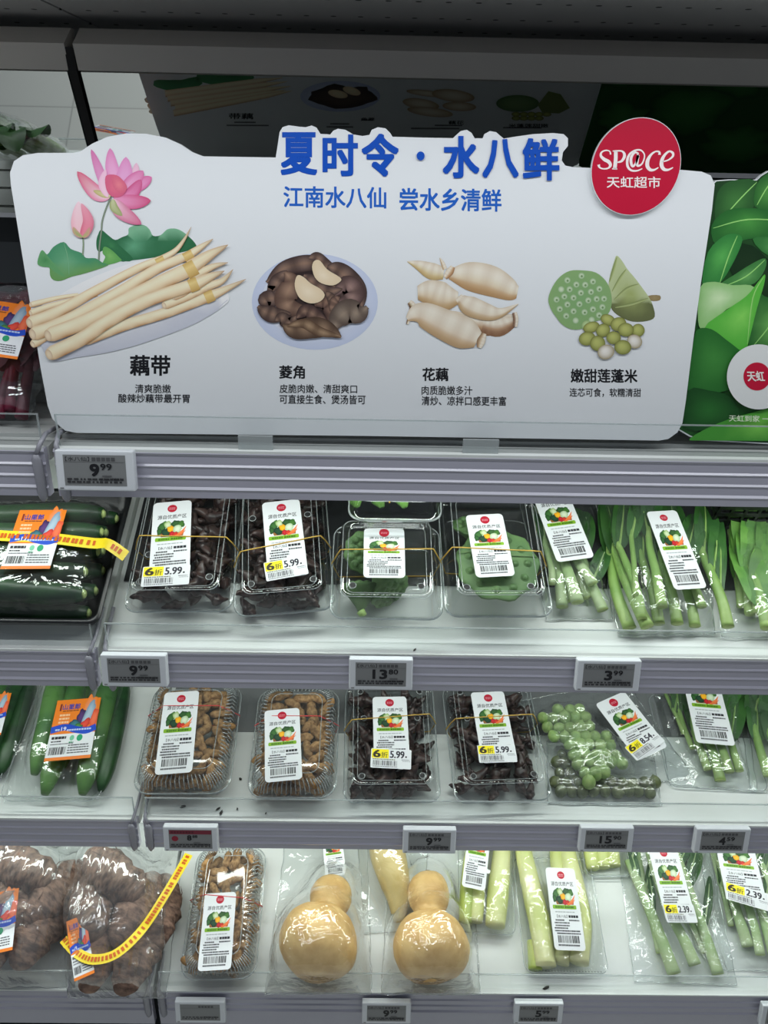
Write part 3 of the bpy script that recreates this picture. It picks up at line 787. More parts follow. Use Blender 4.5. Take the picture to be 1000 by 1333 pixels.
a.up(); a.ell(440, 122, 13, 5, T0, T2, rot=.2); a.ell(458, 118, 12, 5, T0, T2, rot=.3)
for x, y, rx, ry, ro in ((555,121,26,4,.12),(548,135,24,7,.15),(590,124,28,8,.12),(598,138,22,6,.05),(560,145,30,6,.12)):
    a.up(); a.ell(x, y, rx, ry, INK(216,210,198), INK(170,146,118), rot=ro)
a.up(); a.ell(674, 134, 28, 11, INK(120,150,104), INK(92,124,80))
a.up(); a.poly([(700,136),(714,118),(730,122),(742,140),(728,147),(706,146)], INK(120,136,84))
for i in range(9):
    a.up(); a.ell(672+(i % 5)*10, 148+(i//5)*5, 6, 3, SD0, SD1)
a.text('藕花', 584, 156, 604, 161, BLK, .02); a.text('米蓬莲甜嫩', 662, 160, 714, 165, BLK, .02)
a.text('角菱', 470, 152, 488, 156, BLK, .02)
o = a.build('back_print', sign)

# ------------------------------------------------------------ green leaf sign beside it
YG = 0.824
GO = Vector((0.46, YG, 1.309))
def fg(px, py, off):
    p = on_vert(px, py, YG); return Vector((p.x-GO.x, -off, p.z-GO.z))
gs = thing('leaf_picture_sign', 'green sign printed with leafy vegetables and a white disc, at the right edge', 'sign', GO)
go = [(879,541),(880,558),(897,568),(911,573.5),(1000,578),(1400,588),(1416,580),(1422,564),(1520,268),(1516,254),(1500,248),(1090,236),(1060,222),(1030,216),(1000,223),(991,228.5),(985.5,234),(951,233.6),(932,235),(921,245)]
slab([fg(x, y, 0) for x, y in go], 0.005, 'board', 'board_white', gs)
a = Art(fg); zg = zm(860, 200, 3.507)
DG = INK(16, 44, 22)
a.poly([(x+(1.2 if x < 950 else -1.2 if x > 1390 else 0), y+(1 if y < 300 else -1.5)) for x, y in go], [INK(30, 84, 34) if y > 400 else INK(28, 62, 32) for x, y in go])
def leaf(pts, ctr, c0, c1, vein=None):
    a.up(); grad_poly(zg(*pts), c0, c1, zg(ctr)[0])
    if vein:
        a.up(); a.strip(bez(zg(*vein), 5), [.3+.5*math.sin(PI*i/(5*(len(vein)-1))) for i in range(5*(len(vein)-1)+1)], [INK(120,190,100), INK(160,216,130)])
leaf([(250,300),(260,180),(320,125),(440,125),(430,230),(380,300),(300,330)], (340,220), INK(60,116,58), INK(38,84,42), [(440,130),(370,200),(280,300)])
leaf([(430,240),(440,140),(491,90),(560,60),(600,200),(520,260)], (490,180), INK(74,140,66), INK(40,98,44), [(560,70),(490,150),(440,235)])
leaf([(232,330),(300,260),(400,248),(520,262),(620,300),(560,370),(400,390),(260,420)], (400,310), INK(70,144,66), INK(36,98,44), [(240,340),(400,300),(600,310)])
leaf([(420,390),(520,380),(700,400),(640,470),(500,470)], (530,420), INK(90,160,90), INK(46,110,54))
leaf([(300,420),(420,420),(520,500),(700,520),(700,700),(460,680),(330,560)], (460,560), INK(34,60,34), DG)
leaf([(190,590),(215,450),(290,375),(350,368),(373,395),(340,480),(280,580),(230,600)], (280,470), INK(84,168,84), INK(48,124,60), [(350,375),(310,470),(270,590)])
leaf([(270,600),(340,550),(420,500),(478,478),(475,530),(430,590),(350,612)], (390,560), INK(96,160,92), INK(58,120,62), [(475,485),(390,560),(290,605)])
leaf([(440,650),(500,660),(640,640),(760,760),(640,980),(450,920),(400,880)], (520,780), INK(104,170,90), INK(40,98,46), [(560,660),(500,780),(420,880)])
leaf([(170,760),(180,610),(230,585),(280,590),(330,600),(410,600),(430,640),(300,710),(200,800)], (270,660), INK(196,224,184), INK(140,190,124))
leaf([(200,795),(290,720),(390,650),(440,590),(475,550),(470,600),(440,700),(400,860),(380,910),(300,850)], (370,740), INK(128,206,96), INK(84,176,66), [(470,560),(420,660),(395,870)])
leaf([(150,850),(170,800),(230,800),(300,850),(380,920),(400,1010),(300,1080),(140,1100),(125,1000)], (240,930), INK(60,132,60), INK(38,104,44))
leaf([(110,1250),(125,1080),(220,1080),(320,1110),(360,1200),(280,1250)], (220,1170), INK(40,104,46), INK(24,72,32))
leaf([(130,1300),(260,1230),(420,1180),(700,1120),(900,1180),(900,1320),(491,1310),(200,1308)], (440,1250), INK(120,196,84), INK(70,150,56))
leaf([(640,500),(760,420),(950,440),(1000,640),(860,760),(700,700)], (800,580), INK(96,170,84), INK(44,110,50), [(960,450),(800,580),(700,690)])
leaf([(700,760),(860,740),(1000,800),(960,1000),(760,1080),(660,960)], (830,880), INK(110,190,92), INK(50,124,54), [(980,820),(830,880),(690,970)])
leaf([(660,120),(820,110),(1100,170),(1050,300),(820,380),(660,300)], (840,230), INK(72,144,72), INK(34,92,42), [(1080,180),(840,240),(680,300)])
a.build('leaf_print', gs)
def fgb(px, py, off):
    p = fg(px, py, 0); return Vector((p.x, 0.0052+off, p.z))
a = Art(fgb)
a.poly(go[::-1], INK(40, 92, 44))
for x, y, rx, ry, ro in ((930,330,50,30,.5),(1000,300,70,40,-.6),(960,440,60,40,.2),(1080,420,90,60,-.3),(950,520,50,30,.1),(1150,330,80,50,.4),(1180,500,80,50,0)):
    a.up(); a.ell(x, y, rx, ry, INK(70,140,70), INK(34,84,40), rot=ro, lump=.4, seed=x)
a.build('back_print', gs)
a = Art(fg, 0.0001); a.l = 40
a.ell(986, 489.4, 41.5, 42.2, INK(214, 220, 226), n=56, rings=1)
a.up(2); a.ell(983.5, 488.8, 17.6, 18.2, INK(184, 20, 56), n=40, rings=1)
a.up(2); a.text('天虹', 971.5, 481.5, 994, 495, INK(236, 230, 232), .02, 0.01, -.15)
a.text('天虹到家 一键送达', 947, 538.5, 1030, 547, INK(214, 226, 210), .012, 0.02)
a.build('disc_print', gs)

# ------------------------------------------------------------ electronic price tags
def price_tag(k, x0, x1, yt, big, small, label, red=False, blank=False):
    y, z, s = SHELF[k]
    px = (x0+x1)/2
    yp = y - 0.020
    p = on_vert(px, yt, yp)
    w = (on_vert(x1, yt, yp) - on_vert(x0, yt, yp)).length
    h = w*0.53; th = 0.011; cx = p.x
    M = Matrix.Translation((cx, y-0.0085, p.z-0.002)) @ Matrix.Rotation(R_(-9), 4, 'X')
    t = thing('electronic_price_tag', label, 'price tag', M)
    o = MB().box(-w/2, w/2, -th, 0, -h, 0).build('frame', 'tag_white', t, False); bevel(o, 0.0022, 3)
    sx, sy = w*0.385, h*0.36
    cz = -h*0.49
    MB().box(-sx-0.001, sx+0.001, -th-0.0002, -th+0.001, cz-sy-0.001, cz+sy+0.001).build('screen', 'tag_screen', t, False)
    def fm_(u, v, off):                       # u 0..100, v 0..60
        return Vector((-sx + 2*sx*u/100, -th-0.0003-off, cz + sy - 2*sy*v/60))
    a = Art(fm_); K = L(34, 34, 38)
    rd = random.Random(int(px*7))
    if red:
        a.poly([(0, 0), (100, 0), (100, 13), (0, 13)], L(128, 42, 60))
        a.up(); a.ell(13, 28, 8, 9, L(150, 34, 56)); a.up()
        for x in range(4, 60, 7): a.poly([(x, 3), (x+5, 3), (x+5, 10), (x, 10)], L(96, 30, 46))
    else:
        if not blank: a.text('【水八仙】', 2, 2, 42, 11, L(70, 70, 72), .01)
        for x in range(46, 86, 8): a.poly([(x, 3), (x+6.4, 3), (x+6.4, 10.5), (x, 10.5)], L(88, 88, 90))
        a.poly([(0, 12.3), (100, 12.3), (100, 12.9), (0, 12.9)], L(96, 96, 98))
    a.up()
    n = len(big)
    if big:
        x = 50-8.5*n if not red else 42
        hb = 26 if not red else 18
        a.text(big, x, 16, x+(16 if n == 1 else 30)*(1 if not red else .68), 16+hb, K, .04)
        x2 = x + (18 if n == 1 else 33)*(1 if not red else .72)
        a.text(small, x2, 15.5, x2+(19 if not red else 12), 15.5+hb*.5, K, .018)
        a.poly([(x2+2, 40), (x2+18, 40), (x2+18, 42), (x2+2, 42)], L(92, 92, 94))
    for r, yy in enumerate((46, 52)):
        x = 3
        while x < 96:
            q = rd.uniform(3, 9)
            a.poly([(x, yy), (min(97, x+q), yy), (min(97, x+q), yy+3.6), (x, yy+3.6)], L(60, 60, 62)); x += q+rd.uniform(1, 3.5)
    for i in range(22):
        x = 58+i*1.8; a.up(0.02); a.poly([(x, 45), (x+rd.choice((.6, 1.1)), 45), (x+1, 50), (x, 50)], K)
    a.build('display_text', t)
    MB().box(-w/2+0.003, -w/2+0.007, -th-0.0003, -th, -h+0.002, -h+0.0035).build('maker_mark', 'tag_screen', t, False)
    return t
price_tag('A', 70, 172.5, 586.5, '9', '99', 'white price tag reading 9.99 on the top shelf rail, under the sign')
price_tag('B', 129.5, 215.5, 853, '9', '99', 'white price tag reading 9.99 on the second shelf rail, beside the joint clips')
price_tag('B', 454.5, 538, 858.5, '13', '80', 'white price tag reading 13.80 below the dark lotus pod box')
price_tag('B', 752.5, 836.5, 860, '3', '99', 'white price tag reading 3.99 below the large bag of green stems')
price_tag('C', 211.5, 282.6, 1077, '8', '88', 'white price tag with a red header and red dot on the third shelf rail', red=True)
price_tag('C', 525, 594.6, 1080.5, '9', '99', 'white price tag reading 9.99 in the middle of the third shelf rail')
price_tag('C', 756.4, 826.6, 1078, '15', '90', 'white price tag reading 15.90 below the seed bags')
price_tag('C', 907.6, 979, 1079.5, '4', '59', 'white price tag reading 4.59 near the right end of a rail')
price_tag('D', 227, 292.4, 1305, '', '', 'white price tag low on the bottom rail, below the tall peanut box', blank=True)
price_tag('D', 471.4, 535.6, 1306.5, '9', '99', 'white price tag reading 9.99 on the bottom rail, below the gourd squashes')
price_tag('D', 670.6, 734.5, 1307, '5', '99', 'white price tag reading 5.99 on the bottom rail, below the white shoots')
price_tag('D', 994, 1058, 1310, '4', '99', 'white price tag at the right end of the bottom rail, mostly out of frame')

# ------------------------------------------------------------ stickers (local frame: x 0..100 across, y 0..244 down)
GREEN_BAR = L(132, 178, 40)
def basket_picture(a, x0, y0, x1, y1):
    X = lambda u: x0+(x1-x0)*u; Y = lambda v: y0+(y1-y0)*v
    W_, H_ = x1-x0, y1-y0
    def e(u, v, ru, rv, c0, c1, rot=0, lump=.35): a.up(.5); a.ell(X(u), Y(v), ru*W_, rv*H_, c0, c1, n=14, rings=2, rot=rot, lump=lump, seed=u*9+v)
    a.poly([(X(.10), Y(.62)), (X(.92), Y(.62)), (X(.90), Y(.84)), (X(.14), Y(.84))], L(150, 100, 52))
    e(.16, .34, .14, .26, L(70, 118, 60), L(30, 70, 34)); e(.08, .55, .10, .18, L(58, 104, 52), L(28, 66, 34)); e(.26, .12, .08, .12, L(96, 140, 70), L(48, 92, 44))
    e(.36, .22, .13, .20, L(216, 226, 190), L(140, 176, 96)); e(.62, .18, .17, .17, L(60, 100, 54), L(26, 60, 32)); e(.82, .24, .13, .18, L(76, 124, 54), L(40, 84, 40))
    e(.30, .60, .16, .20, L(40, 80, 54), L(20, 44, 34)); e(.46, .46, .11, .17, L(250, 190, 40), L(226, 150, 24)); e(.70, .46, .15, .19, L(224, 234, 210), L(168, 196, 146))
    e(.52, .72, .10, .15, L(214, 40, 52), L(150, 20, 36)); e(.63, .74, .10, .12, L(220, 60, 44), L(170, 26, 36))
    a.up(); a.strip([(X(.70), Y(.80)), (X(.88), Y(.62)), (X(1.0), Y(.36))], [.07*H_, .08*H_, .01*H_], [L(236, 110, 50), L(248, 150, 90), L(222, 84, 36)], m=4)
    a.up(); a.strip([(X(.62), Y(.84)), (X(.84), Y(.76)), (X(.98), Y(.58))], [.05*H_, .06*H_, .01*H_], [L(236, 110, 50), L(240, 130, 70), L(222, 84, 36)], m=4)
def dashes(a, x0, x1, y, h, rd, col, lo=2, hi=7, gap=1.4):
    x = x0
    while x < x1-1:
        q = min(rd.uniform(lo, hi), x1-x)
        a.poly([(x, y), (x+q, y), (x+q, y+h), (x, y+h)], col); x += q+rd.uniform(.5, gap)
def bars(a, x0, x1, y0, y1, rd, col=L(30, 30, 34)):
    x = x0
    while x < x1:
        q = rd.choice((.6, .6, 1.2, 1.9, 2.4)); a.poly([(x, y0), (x+q, y0), (x+q, y1), (x, y1)], col); x += q+rd.choice((.7, 1.1, 1.8))
def rrect(x0, y0, x1, y1, r, n=5):
    out = []
    for cx, cy, a0 in ((x1-r, y0+r, -90), (x1-r, y1-r, 0), (x0+r, y1-r, 90), (x0+r, y0+r, 180)):
        for i in range(n+1):
            t = R_(a0+90*i/n); out.append((cx+r*math.cos(t), cy+r*math.sin(t)))
    return out
_st = {}
def sticker_mesh(kind, W_, H_, val=''):
    key = (kind, round(W_, 4), round(H_, 4), val)
    if key in _st: return _st[key]
    f = lambda u, v, off: Vector((u/100*W_, (1-v/100)*H_, off))
    a = Art(f, 0.000016); rd = random.Random(hash(kind) % 99 if False else len(kind)*5+len(val))
    K = L(40, 40, 46)
    if kind == 'origin':
        a.poly(rrect2(W_, H_, .006), (*WHT, 1)); a.up()
        a.ell(50, 9.3, 12.5, 12.5*W_/H_, L(186, 24, 50), n=24, rings=1); a.up(); 
        dashes(a, 42, 58, 8, 1.2, rd, L(226, 150, 160), 2, 4); dashes(a, 42, 58, 10, 1.0, rd, L(226, 150, 160), 2, 4)
        a.text('源自优质产区', 13, 17.6, 88, 23.0, L(36, 36, 42), .012)
        basket_picture(a, 14, 25.5, 88, 50)
        a.up(); a.poly(rrect(10, 46.8, 88, 51.6, 2), GREEN_BAR); a.up()
        dashes(a, 18, 46, 48.2, 2.2, rd, L(70, 120, 30), 4, 6); dashes(a, 50, 80, 48.2, 2.2, rd, L(60, 106, 26), 4, 6)
        dashes(a, 16, 80, 54.6, 1.2, rd, L(172, 176, 180), 5, 12, 2)
        a.text('【水八仙】', 20, 58.6, 54, 62.2, K, .01); dashes(a, 58, 90, 58.9, 3.0, rd, K, 6, 8)
        for y, x0, x1 in ((64.2, 14, 44), (64.2, 58, 92), (67.4, 10, 60), (70.6, 12, 58), (73.6, 8, 52), (76.8, 8, 90), (79.8, 14, 92)):
            dashes(a, x0, x1, y, 1.7, rd, L(62, 62, 68), 2, 6)
        bars(a, 15, 82, 83, 91.5, rd); dashes(a, 14, 84, 93.2, 1.9, rd, L(70, 70, 76), 2, 3.4, 1)
    elif kind == 'discount':
        a.poly(rrect2(W_, H_, .002), (*WHT, 1)); a.up()
        a.poly([(2, 3), (44, 3), (44, 50), (2, 50)], L(250, 232, 20)); a.up()
        a.text('6', 5, 7, 24, 46, L(52, 44, 20), .035); a.text('折', 25, 17, 42, 46, L(96, 88, 20), .01)
        a.text(val, 47, 9, 83, 46, L(50, 48, 60), .02); dashes(a, 85, 89, 34, 8, rd, K)
        dashes(a, 76, 96, 52, 4, rd, L(150, 150, 156), 3, 6); dashes(a, 78, 97, 60, 3, rd, L(170, 170, 176), 3, 6)
        dashes(a, 5, 60, 53, 4, rd, L(110, 110, 60), 3, 6)
        bars(a, 6, 66, 61, 86, rd, L(92, 92, 98)); dashes(a, 6, 66, 89, 5, rd, L(130, 130, 136), 2, 3)
    elif kind == 'farm':
        OR = L(238, 128, 34)
        a.poly([(0, 0), (100, 0), (100, 100), (0, 100)], OR); a.up()
        a.poly([(0, 58), (100, 58), (100, 95), (0, 95)], (*WHT, 1)); a.up()
        a.ell(80, 18, 16, 22, L(240, 150, 110), OR, lump=.3)
        for u, v, ru, rv, c0, c1, ro in ((62, 32, 10, 14, L(92, 60, 120), L(50, 30, 70), .3), (52, 44, 13, 8, L(60, 130, 140), L(40, 60, 80), .4), (78, 28, 10, 24, L(176, 196, 210), L(120, 150, 176), .35), (74, 44, 14, 7, L(230, 80, 60), L(190, 40, 40), -.5), (92, 36, 8, 18, L(240, 120, 80), L(220, 80, 50), .2), (60, 48, 10, 6, L(90, 150, 70), L(40, 90, 50), 0)):
            a.up(); a.ell(u, v, ru, rv, c0, c1, n=16, rings=2, rot=ro, lump=.4, seed=u)
        a.up(); a.strip(bez([(0, 51), (30, 47), (55, 52), (80, 55), (100, 50)], 4), [5.5]*17, [L(24, 70, 190), L(30, 80, 200)], m=3)
        a.up(2); a.text('山里郎', 16, 8, 56, 17.5, L(24, 60, 160), .03); dashes(a, 10, 14, 7, 12, rd, L(130, 50, 40)); dashes(a, 18, 54, 19, 1.4, rd, L(110, 60, 40), 4, 8)
        for y in (25, 31, 37): dashes(a, 13, 36, y, 3.4, rd, L(248, 196, 150), 5, 7)
        a.text('19', 23, 46.5, 34, 53, L(240, 240, 244), .02); dashes(a, 10, 21, 49.5, 3, rd, L(190, 205, 236), 4, 5); dashes(a, 36, 90, 51, 2.8, rd, L(190, 205, 236), 4, 5)
        dashes(a, 6, 38, 62, 4.2, rd, K, 5, 7); dashes(a, 6, 28, 69, 2, rd, K); dashes(a, 6, 56, 73.5, 1.6, rd, L(110, 110, 116))
        a.ell(51, 65.5, 5, 4.5, L(120, 200, 160), n=16, rings=1); a.ell(68, 66, 6.5, 5.5, L(40, 160, 110), n=16, rings=1)
        dashes(a, 46, 56, 71.5, 2, rd, L(60, 150, 110))
        bars(a, 6, 42, 79, 91, rd)
        for y in (76.5, 80.5, 84.5, 88.5): dashes(a, 46, 92, y, 1.8, rd, L(90, 90, 96), 3, 7)
        a.poly([(0, 95), (100, 95), (100, 100), (0, 100)], OR)
    me = a.mb.mesh('sticker', 'print', False)
    _st[key] = me
    return me
def rrect2(W_, H_, r):
    rx, ry = r/W_*100, r/H_*100
    out = []
    for cx, cy, a0 in ((100-rx, ry, -90), (100-rx, 100-ry, 0), (rx, 100-ry, 90), (rx, ry, 180)):
        for i in range(6):
            t = R_(a0+90*i/5); out.append((cx+rx*math.cos(t), cy+ry*math.sin(t)))
    return out
def stick(parent, k, h, kind, bl, br, tl, val='', name=None, tilt=0.0, base_off=0.0):
    """sticker lying h above shelf k, its corners where they are seen"""
    A = on_deck(k, *bl, h); B = on_deck(k, *br, h); C_ = on_deck(k, *tl, h)
    n = shelf_n(k)
    y = (C_-A); H_ = y.length; y.normalize()
    x = y.cross(n).normalized()
    W_ = abs((B-A).dot(x))
    W_, H_ = round(W_, 3), round(H_, 3)
    M = Matrix((x, y, n)).transposed().to_4x4(); M.translation = A
    if tilt: M = M @ Matrix.Rotation(R_(tilt), 4, 'X')
    me = sticker_mesh(kind, W_, H_, val)
    o = link(name or {'origin': 'label_sticker', 'discount': 'discount_sticker', 'farm': 'label_sticker'}[kind], me, parent)
    o.matrix_local = parent.matrix_world.inverted() @ M
    return o

# ------------------------------------------------------------ produce meshes
plain('peanut', L(190, 150, 102), 0.75, spec=0.2, col2=L(132, 96, 60), scale=170, bump=0.9, noise_amt=0.22)
plain('caltrop', L(74, 56, 52), 0.35, col2=L(34, 24, 26), scale=70, bump=0.5, noise_amt=0.3)
plain('cucumber', L(92, 138, 62), 0.35, col2=L(54, 104, 44), scale=14, noise_amt=0.15, stretch=(1, 1, 1), bump=0.12)
plain('cucumber_dark', L(44, 84, 44), 0.4, col2=L(26, 54, 32), scale=30, noise_amt=0.2, bump=0.3)
plain('cut_end', L(186, 206, 130), 0.5)
plain('seed_green', L(166, 190, 122), 0.35, col2=L(122, 156, 86), scale=60, noise_amt=0.15, sss=0.1)
plain('seed_olive', L(118, 128, 84), 0.4, col2=L(88, 98, 62), scale=60, noise_amt=0.15)
plain('stem_green', L(168, 194, 118), 0.4, col2=L(128, 166, 84), scale=18, noise_amt=0.12, stretch=(1, 1, 1))
plain('stem_pale', L(194, 210, 164), 0.42, col2=L(160, 188, 128), scale=22, noise_amt=0.1)
plain('leaf_green', L(58, 104, 44), 0.45, col2=L(40, 82, 36), scale=30, noise_amt=0.25, bump=0.3)
plain('leaf_bright', L(112, 160, 72), 0.45, col2=L(82, 134, 56), scale=30, noise_amt=0.2, bump=0.3)
plain('shoot', L(232, 230, 178), 0.4, col2=L(206, 214, 132), scale=10, noise_amt=0.06, sss=0.1)
plain('shoot_tip', L(206, 214, 120), 0.4, col2=L(176, 196, 92), scale=10)
plain('squash', L(236, 198, 130), 0.5, col2=L(214, 168, 98), scale=38, noise_amt=0.05, bump=0.3)
plain('squash_pale', L(224, 202, 140), 0.42, col2=L(206, 180, 112), scale=26, bump=0.08)
plain('squash_scar', L(150, 118, 78), 0.7)
plain('taro', L(158, 126, 108), 0.85, col2=L(92, 70, 62), scale=70, bump=1.0, noise_amt=0.15, stretch=(1, 1, 2.6))
plain('lotus_pod', L(104, 138, 84), 0.55, col2=L(78, 112, 66), scale=30, bump=0.3, noise_amt=0.12)
plain('amaranth', L(120, 28, 56), 0.5, col2=L(70, 18, 40), scale=30, noise_amt=0.25)
plain('tray_black', L(20, 22, 24), 0.35)
plain('band_yellow', L(206, 168, 74), 0.5)
plain('band_red', L(206, 70, 70), 0.5)
plain('tape_yellow', L(244, 216, 30), 0.35)
print_mat('tape_print', 0.35)
plain('pod_flesh', L(206, 212, 170), 0.6)

def peanut_mesh(i):
    rd = random.Random(i+50); n = 13
    b = rd.uniform(-.0025, .0025); L2 = rd.uniform(.016, .0185); wst = rd.uniform(.70, .86)
    pts = []; ra = []
    for j in range(n):
        t = j/(n-1); x = lerp(-L2, L2, t)
        env = math.sin(PI*min(.985, max(.015, t)))**.42
        r = .0087*env*(1-(1-wst)*math.exp(-((t-.5)/.14)**2)) * (1.0+.06*(t-.5))
        pts.append((x, b*math.sin(PI*t)*2, 0)); ra.append(max(.0012, r))
    return MB().tube(pts, ra, 12, amp=.0009, freq=330, seed=i).mesh('peanut', 'peanut')
def caltrop_mesh(i):
    rd = random.Random(i+7); n = 17
    pts = []; ra = []
    s = rd.uniform(.9, 1.1)
    for j in range(n):
        t = j/(n-1)*2-1
        x = .031*s*t; z = .017*abs(t)**1.7*(1 if abs(t) < .86 else 1-.25*(abs(t)-.86)/.14) - .004
        r = .0030 + .0128*math.exp(-(t/.40)**2) + .0028*math.exp(-((abs(t)-.6)/.2)**2)
        if abs(t) > .9: r *= .5
        pts.append((x, .002*math.sin(3*t+i), z)); ra.append(r)
    m = MB().tube(pts, ra, 12, flat=.85, amp=.0032, freq=110, seed=i)
    m.tube([(0, 0, .004), (0, .001, .012), (.001, .001, .0155)], [.005, .0035, .0015], 7)
    return m.mesh('water_caltrop', 'caltrop')
PEA = [peanut_mesh(i) for i in range(7)]
CAL = [caltrop_mesh(i) for i in range(5)]
def seed_mesh(mat, i):
    prof = [(-.0098, .001), (-.0094, .0035), (-.0075, .0066), (-.003, .0088), (.002, .0088), (.006, .0070), (.0088, .0040), (.0098, .0018), (.0112, .0012), (.0114, .0004)]
    return MB().tube([(0, 0, z) for z, r in prof], [r for z, r in prof], 12, amp=.0006, freq=160, seed=i, up=(0, 1, 0)).mesh('lotus_seed', mat)
SEEDG = [seed_mesh('seed_green', i) for i in range(4)]; SEEDO = [seed_mesh('seed_olive', i) for i in range(3)]

def rr_ring(hw, y0, y1, r, z, n=5, rib=0.0, per=0.0):
    cx, cy = 0, (y0+y1)/2; hl = (y1-y0)/2
    pts = []
    if not rib:
        for qx, qy, a0 in ((hw-r, -hl+r, -90), (hw-r, hl-r, 0), (-hw+r, hl-r, 90), (-hw+r, -hl+r, 180)):
            for i in range(n+1):
                t = R_(a0+90*i/n); pts.append(Vector((qx+r*math.cos(t), cy+qy+r*math.sin(t), z)))
        return pts
    # ribbed: dense walk along the perimeter with in/out pleats
    base = rr_ring(hw, y0, y1, r, z, 8)
    segs = []; tot = 0
    for i in range(len(base)):
        a, b = base[i], base[(i+1) % len(base)]; l = (b-a).length; segs.append((a, b, l)); tot += l
    N = int(round(4*2*(hw+hl)*2/ per/4))*4 if False else 208
    out = []; d = 0; si = 0; acc = 0
    for i in range(N):
        s = tot*i/N
        while acc+segs[si][2] < s: acc += segs[si][2]; si += 1
        a, b, l = segs[si]; p = a.lerp(b, (s-acc)/l if l else 0)
        c = Vector((0, cy, z)); nrm = (p-Vector((max(-hw+r, min(hw-r, p.x)), cy+max(-hl+r, min(hl-r, p.y-cy)), z)))
        nrm = nrm.normalized() if nrm.length > 1e-6 else Vector((0, 0, 0))
        out.append(p + nrm*(rib if (i//2) % 2 else 0.0))
    return out
def edge_loop(m, ring, rad, mat):
    pts = [Vector(p) for p in ring]
    m.tube(pts+[pts[0], pts[1]], rad, 5, mat, caps=False)
def clamshell(M, W_, Lg, hb, ht, label, group=None, ribbed=False, holes=()):
    t = thing('clear_clamshell_box', label, 'plastic box', M, group)
    hw = W_/2; rib = .0016 if ribbed else 0
    mt = ['clamshell_ribbed', 'acrylic_edge', 'vent_dark'] if ribbed else ['clamshell', 'acrylic_edge', 'vent_dark']
    r0 = .026 if ribbed else .018
    k = lambda ins, z, rb=0: rr_ring(hw-ins, ins, Lg-ins, max(.006, r0-ins*.4), z, rib=rb or (1e-9 if ribbed else 0))
    b = MB()
    b.rings([k(.013, .0012), k(.011, .003), k(.006, hb-.004, rib), k(.005, hb-.0015), k(.0, hb-.001), k(.0, hb)], True, False)
    edge_loop(b, k(.0, hb-.0005), .0009, 1)
    b.build('base', mt, t)
    l = MB()
    top = ht
    if ribbed:
        l.rings([k(.0008, hb+.0005), k(.004, hb+.001), k(.006, hb+.004, rib), k(.010, top-.012, rib), k(.017, top-.006, rib), k(.026, top-.004), k(.029, top), k(.034, top+.001)], False, True)
        edge_loop(l, k(.027, top-.001), .0007, 1)
    else:
        l.rings([k(.0008, hb+.0005), k(.004, hb+.001), k(.006, hb+.004), k(.012, top-.003), k(.015, top), k(.019, top+.0005), k(.022, top-.003), k(.025, top-.0035)], False, True)
        edge_loop(l, k(.0145, top-.0003), .0006, 1); edge_loop(l, k(.022, top-.003), .0005, 1)
    edge_loop(l, k(.0005, hb+.001), .0008, 1)
    if ribbed:
        ra, rb_ = rr_ring(hw-.0052, .0052, Lg-.0052, r0-.003, hb+.004, 8), rr_ring(hw-.0105, .0105, Lg-.0105, r0-.006, top-.009, 8)
        rc, rd_ = rr_ring(hw-.0105, .0105, Lg-.0105, r0-.006, top-.009, 8), rr_ring(hw-.0195, .0195, Lg-.0195, r0-.009, top-.0045, 8)
        for A_, B_ in ((ra, rb_), (rc, rd_)):
            for i in range(len(A_)):
                a0, a1, b0, b1 = A_[i], A_[(i+1) % len(A_)], B_[i], B_[(i+1) % len(B_)]
                n_ = max(1, int((a1-a0).length/.0068))
                for q in range(n_):
                    t_ = (q+.5)/n_; l.tube([a0.lerp(a1, t_), b0.lerp(b1, t_)], .0010, 5, 1)
    for x, y in holes:
        n = 14; c = Vector((x*hw, y*Lg, top-.0028 if abs(x) < .8 else top-.002))
        l.add([c+Vector((.0042*math.cos(2*PI*i/n), .0042*math.sin(2*PI*i/n), 0)) for i in range(n)], [tuple(range(n))], 2)
        l.tube([c+Vector((.0046*math.cos(2*PI*i/n), .0046*math.sin(2*PI*i/n), 0)) for i in range(n+2)], .0006, 5, 1, caps=False)
    l.build('lid', mt, t)
    return t
def fill(M, W_, Lg, h0, h1, meshes, name, label, group, cat, cell, rd, ins=.02, layers=2, sc=1.0, flat=False, drop=0.0, hollow=False, inx=None):
    hw = W_/2-ins; y0, y1 = ins, Lg-ins
    nx = max(1, int(2*hw/cell[0])); ny = max(1, int((y1-y0)/cell[1]))
    for l in range(layers):
        z = lerp(h0, h1, l/(max(1, layers-1)))
        for i in range(nx):
            for j in range(ny):
                if rd.random() < drop: continue
                if hollow and l < layers-1 and (0 < i < nx-1) and (0 < j < ny-1): continue
                x = lerp(-hw, hw, (i+.5)/nx) + rd.uniform(-.25, .25)*cell[0] + (cell[0]*.25 if j % 2 else -cell[0]*.25)
                x = max(-hw, min(hw, x))
                y = lerp(y0, y1, (j+.5)/ny) + rd.uniform(-.3, .3)*cell[1]
                loc = Matrix.Translation((x, y, z+rd.uniform(-.002, .003))) @ Matrix.Rotation(rd.uniform(0, 2*PI), 4, 'Z') @ Matrix.Rotation(rd.uniform(-.45, .45) if not flat else rd.uniform(-.2, .2), 4, 'Y') @ Matrix.Rotation(rd.uniform(0, 2*PI) if not flat else rd.uniform(-.5, .5), 4, 'X') @ Matrix.Scale(sc*rd.uniform(.9, 1.1), 4)
                tag(link(name, rd.choice(meshes), None, M @ loc), label, cat, group)
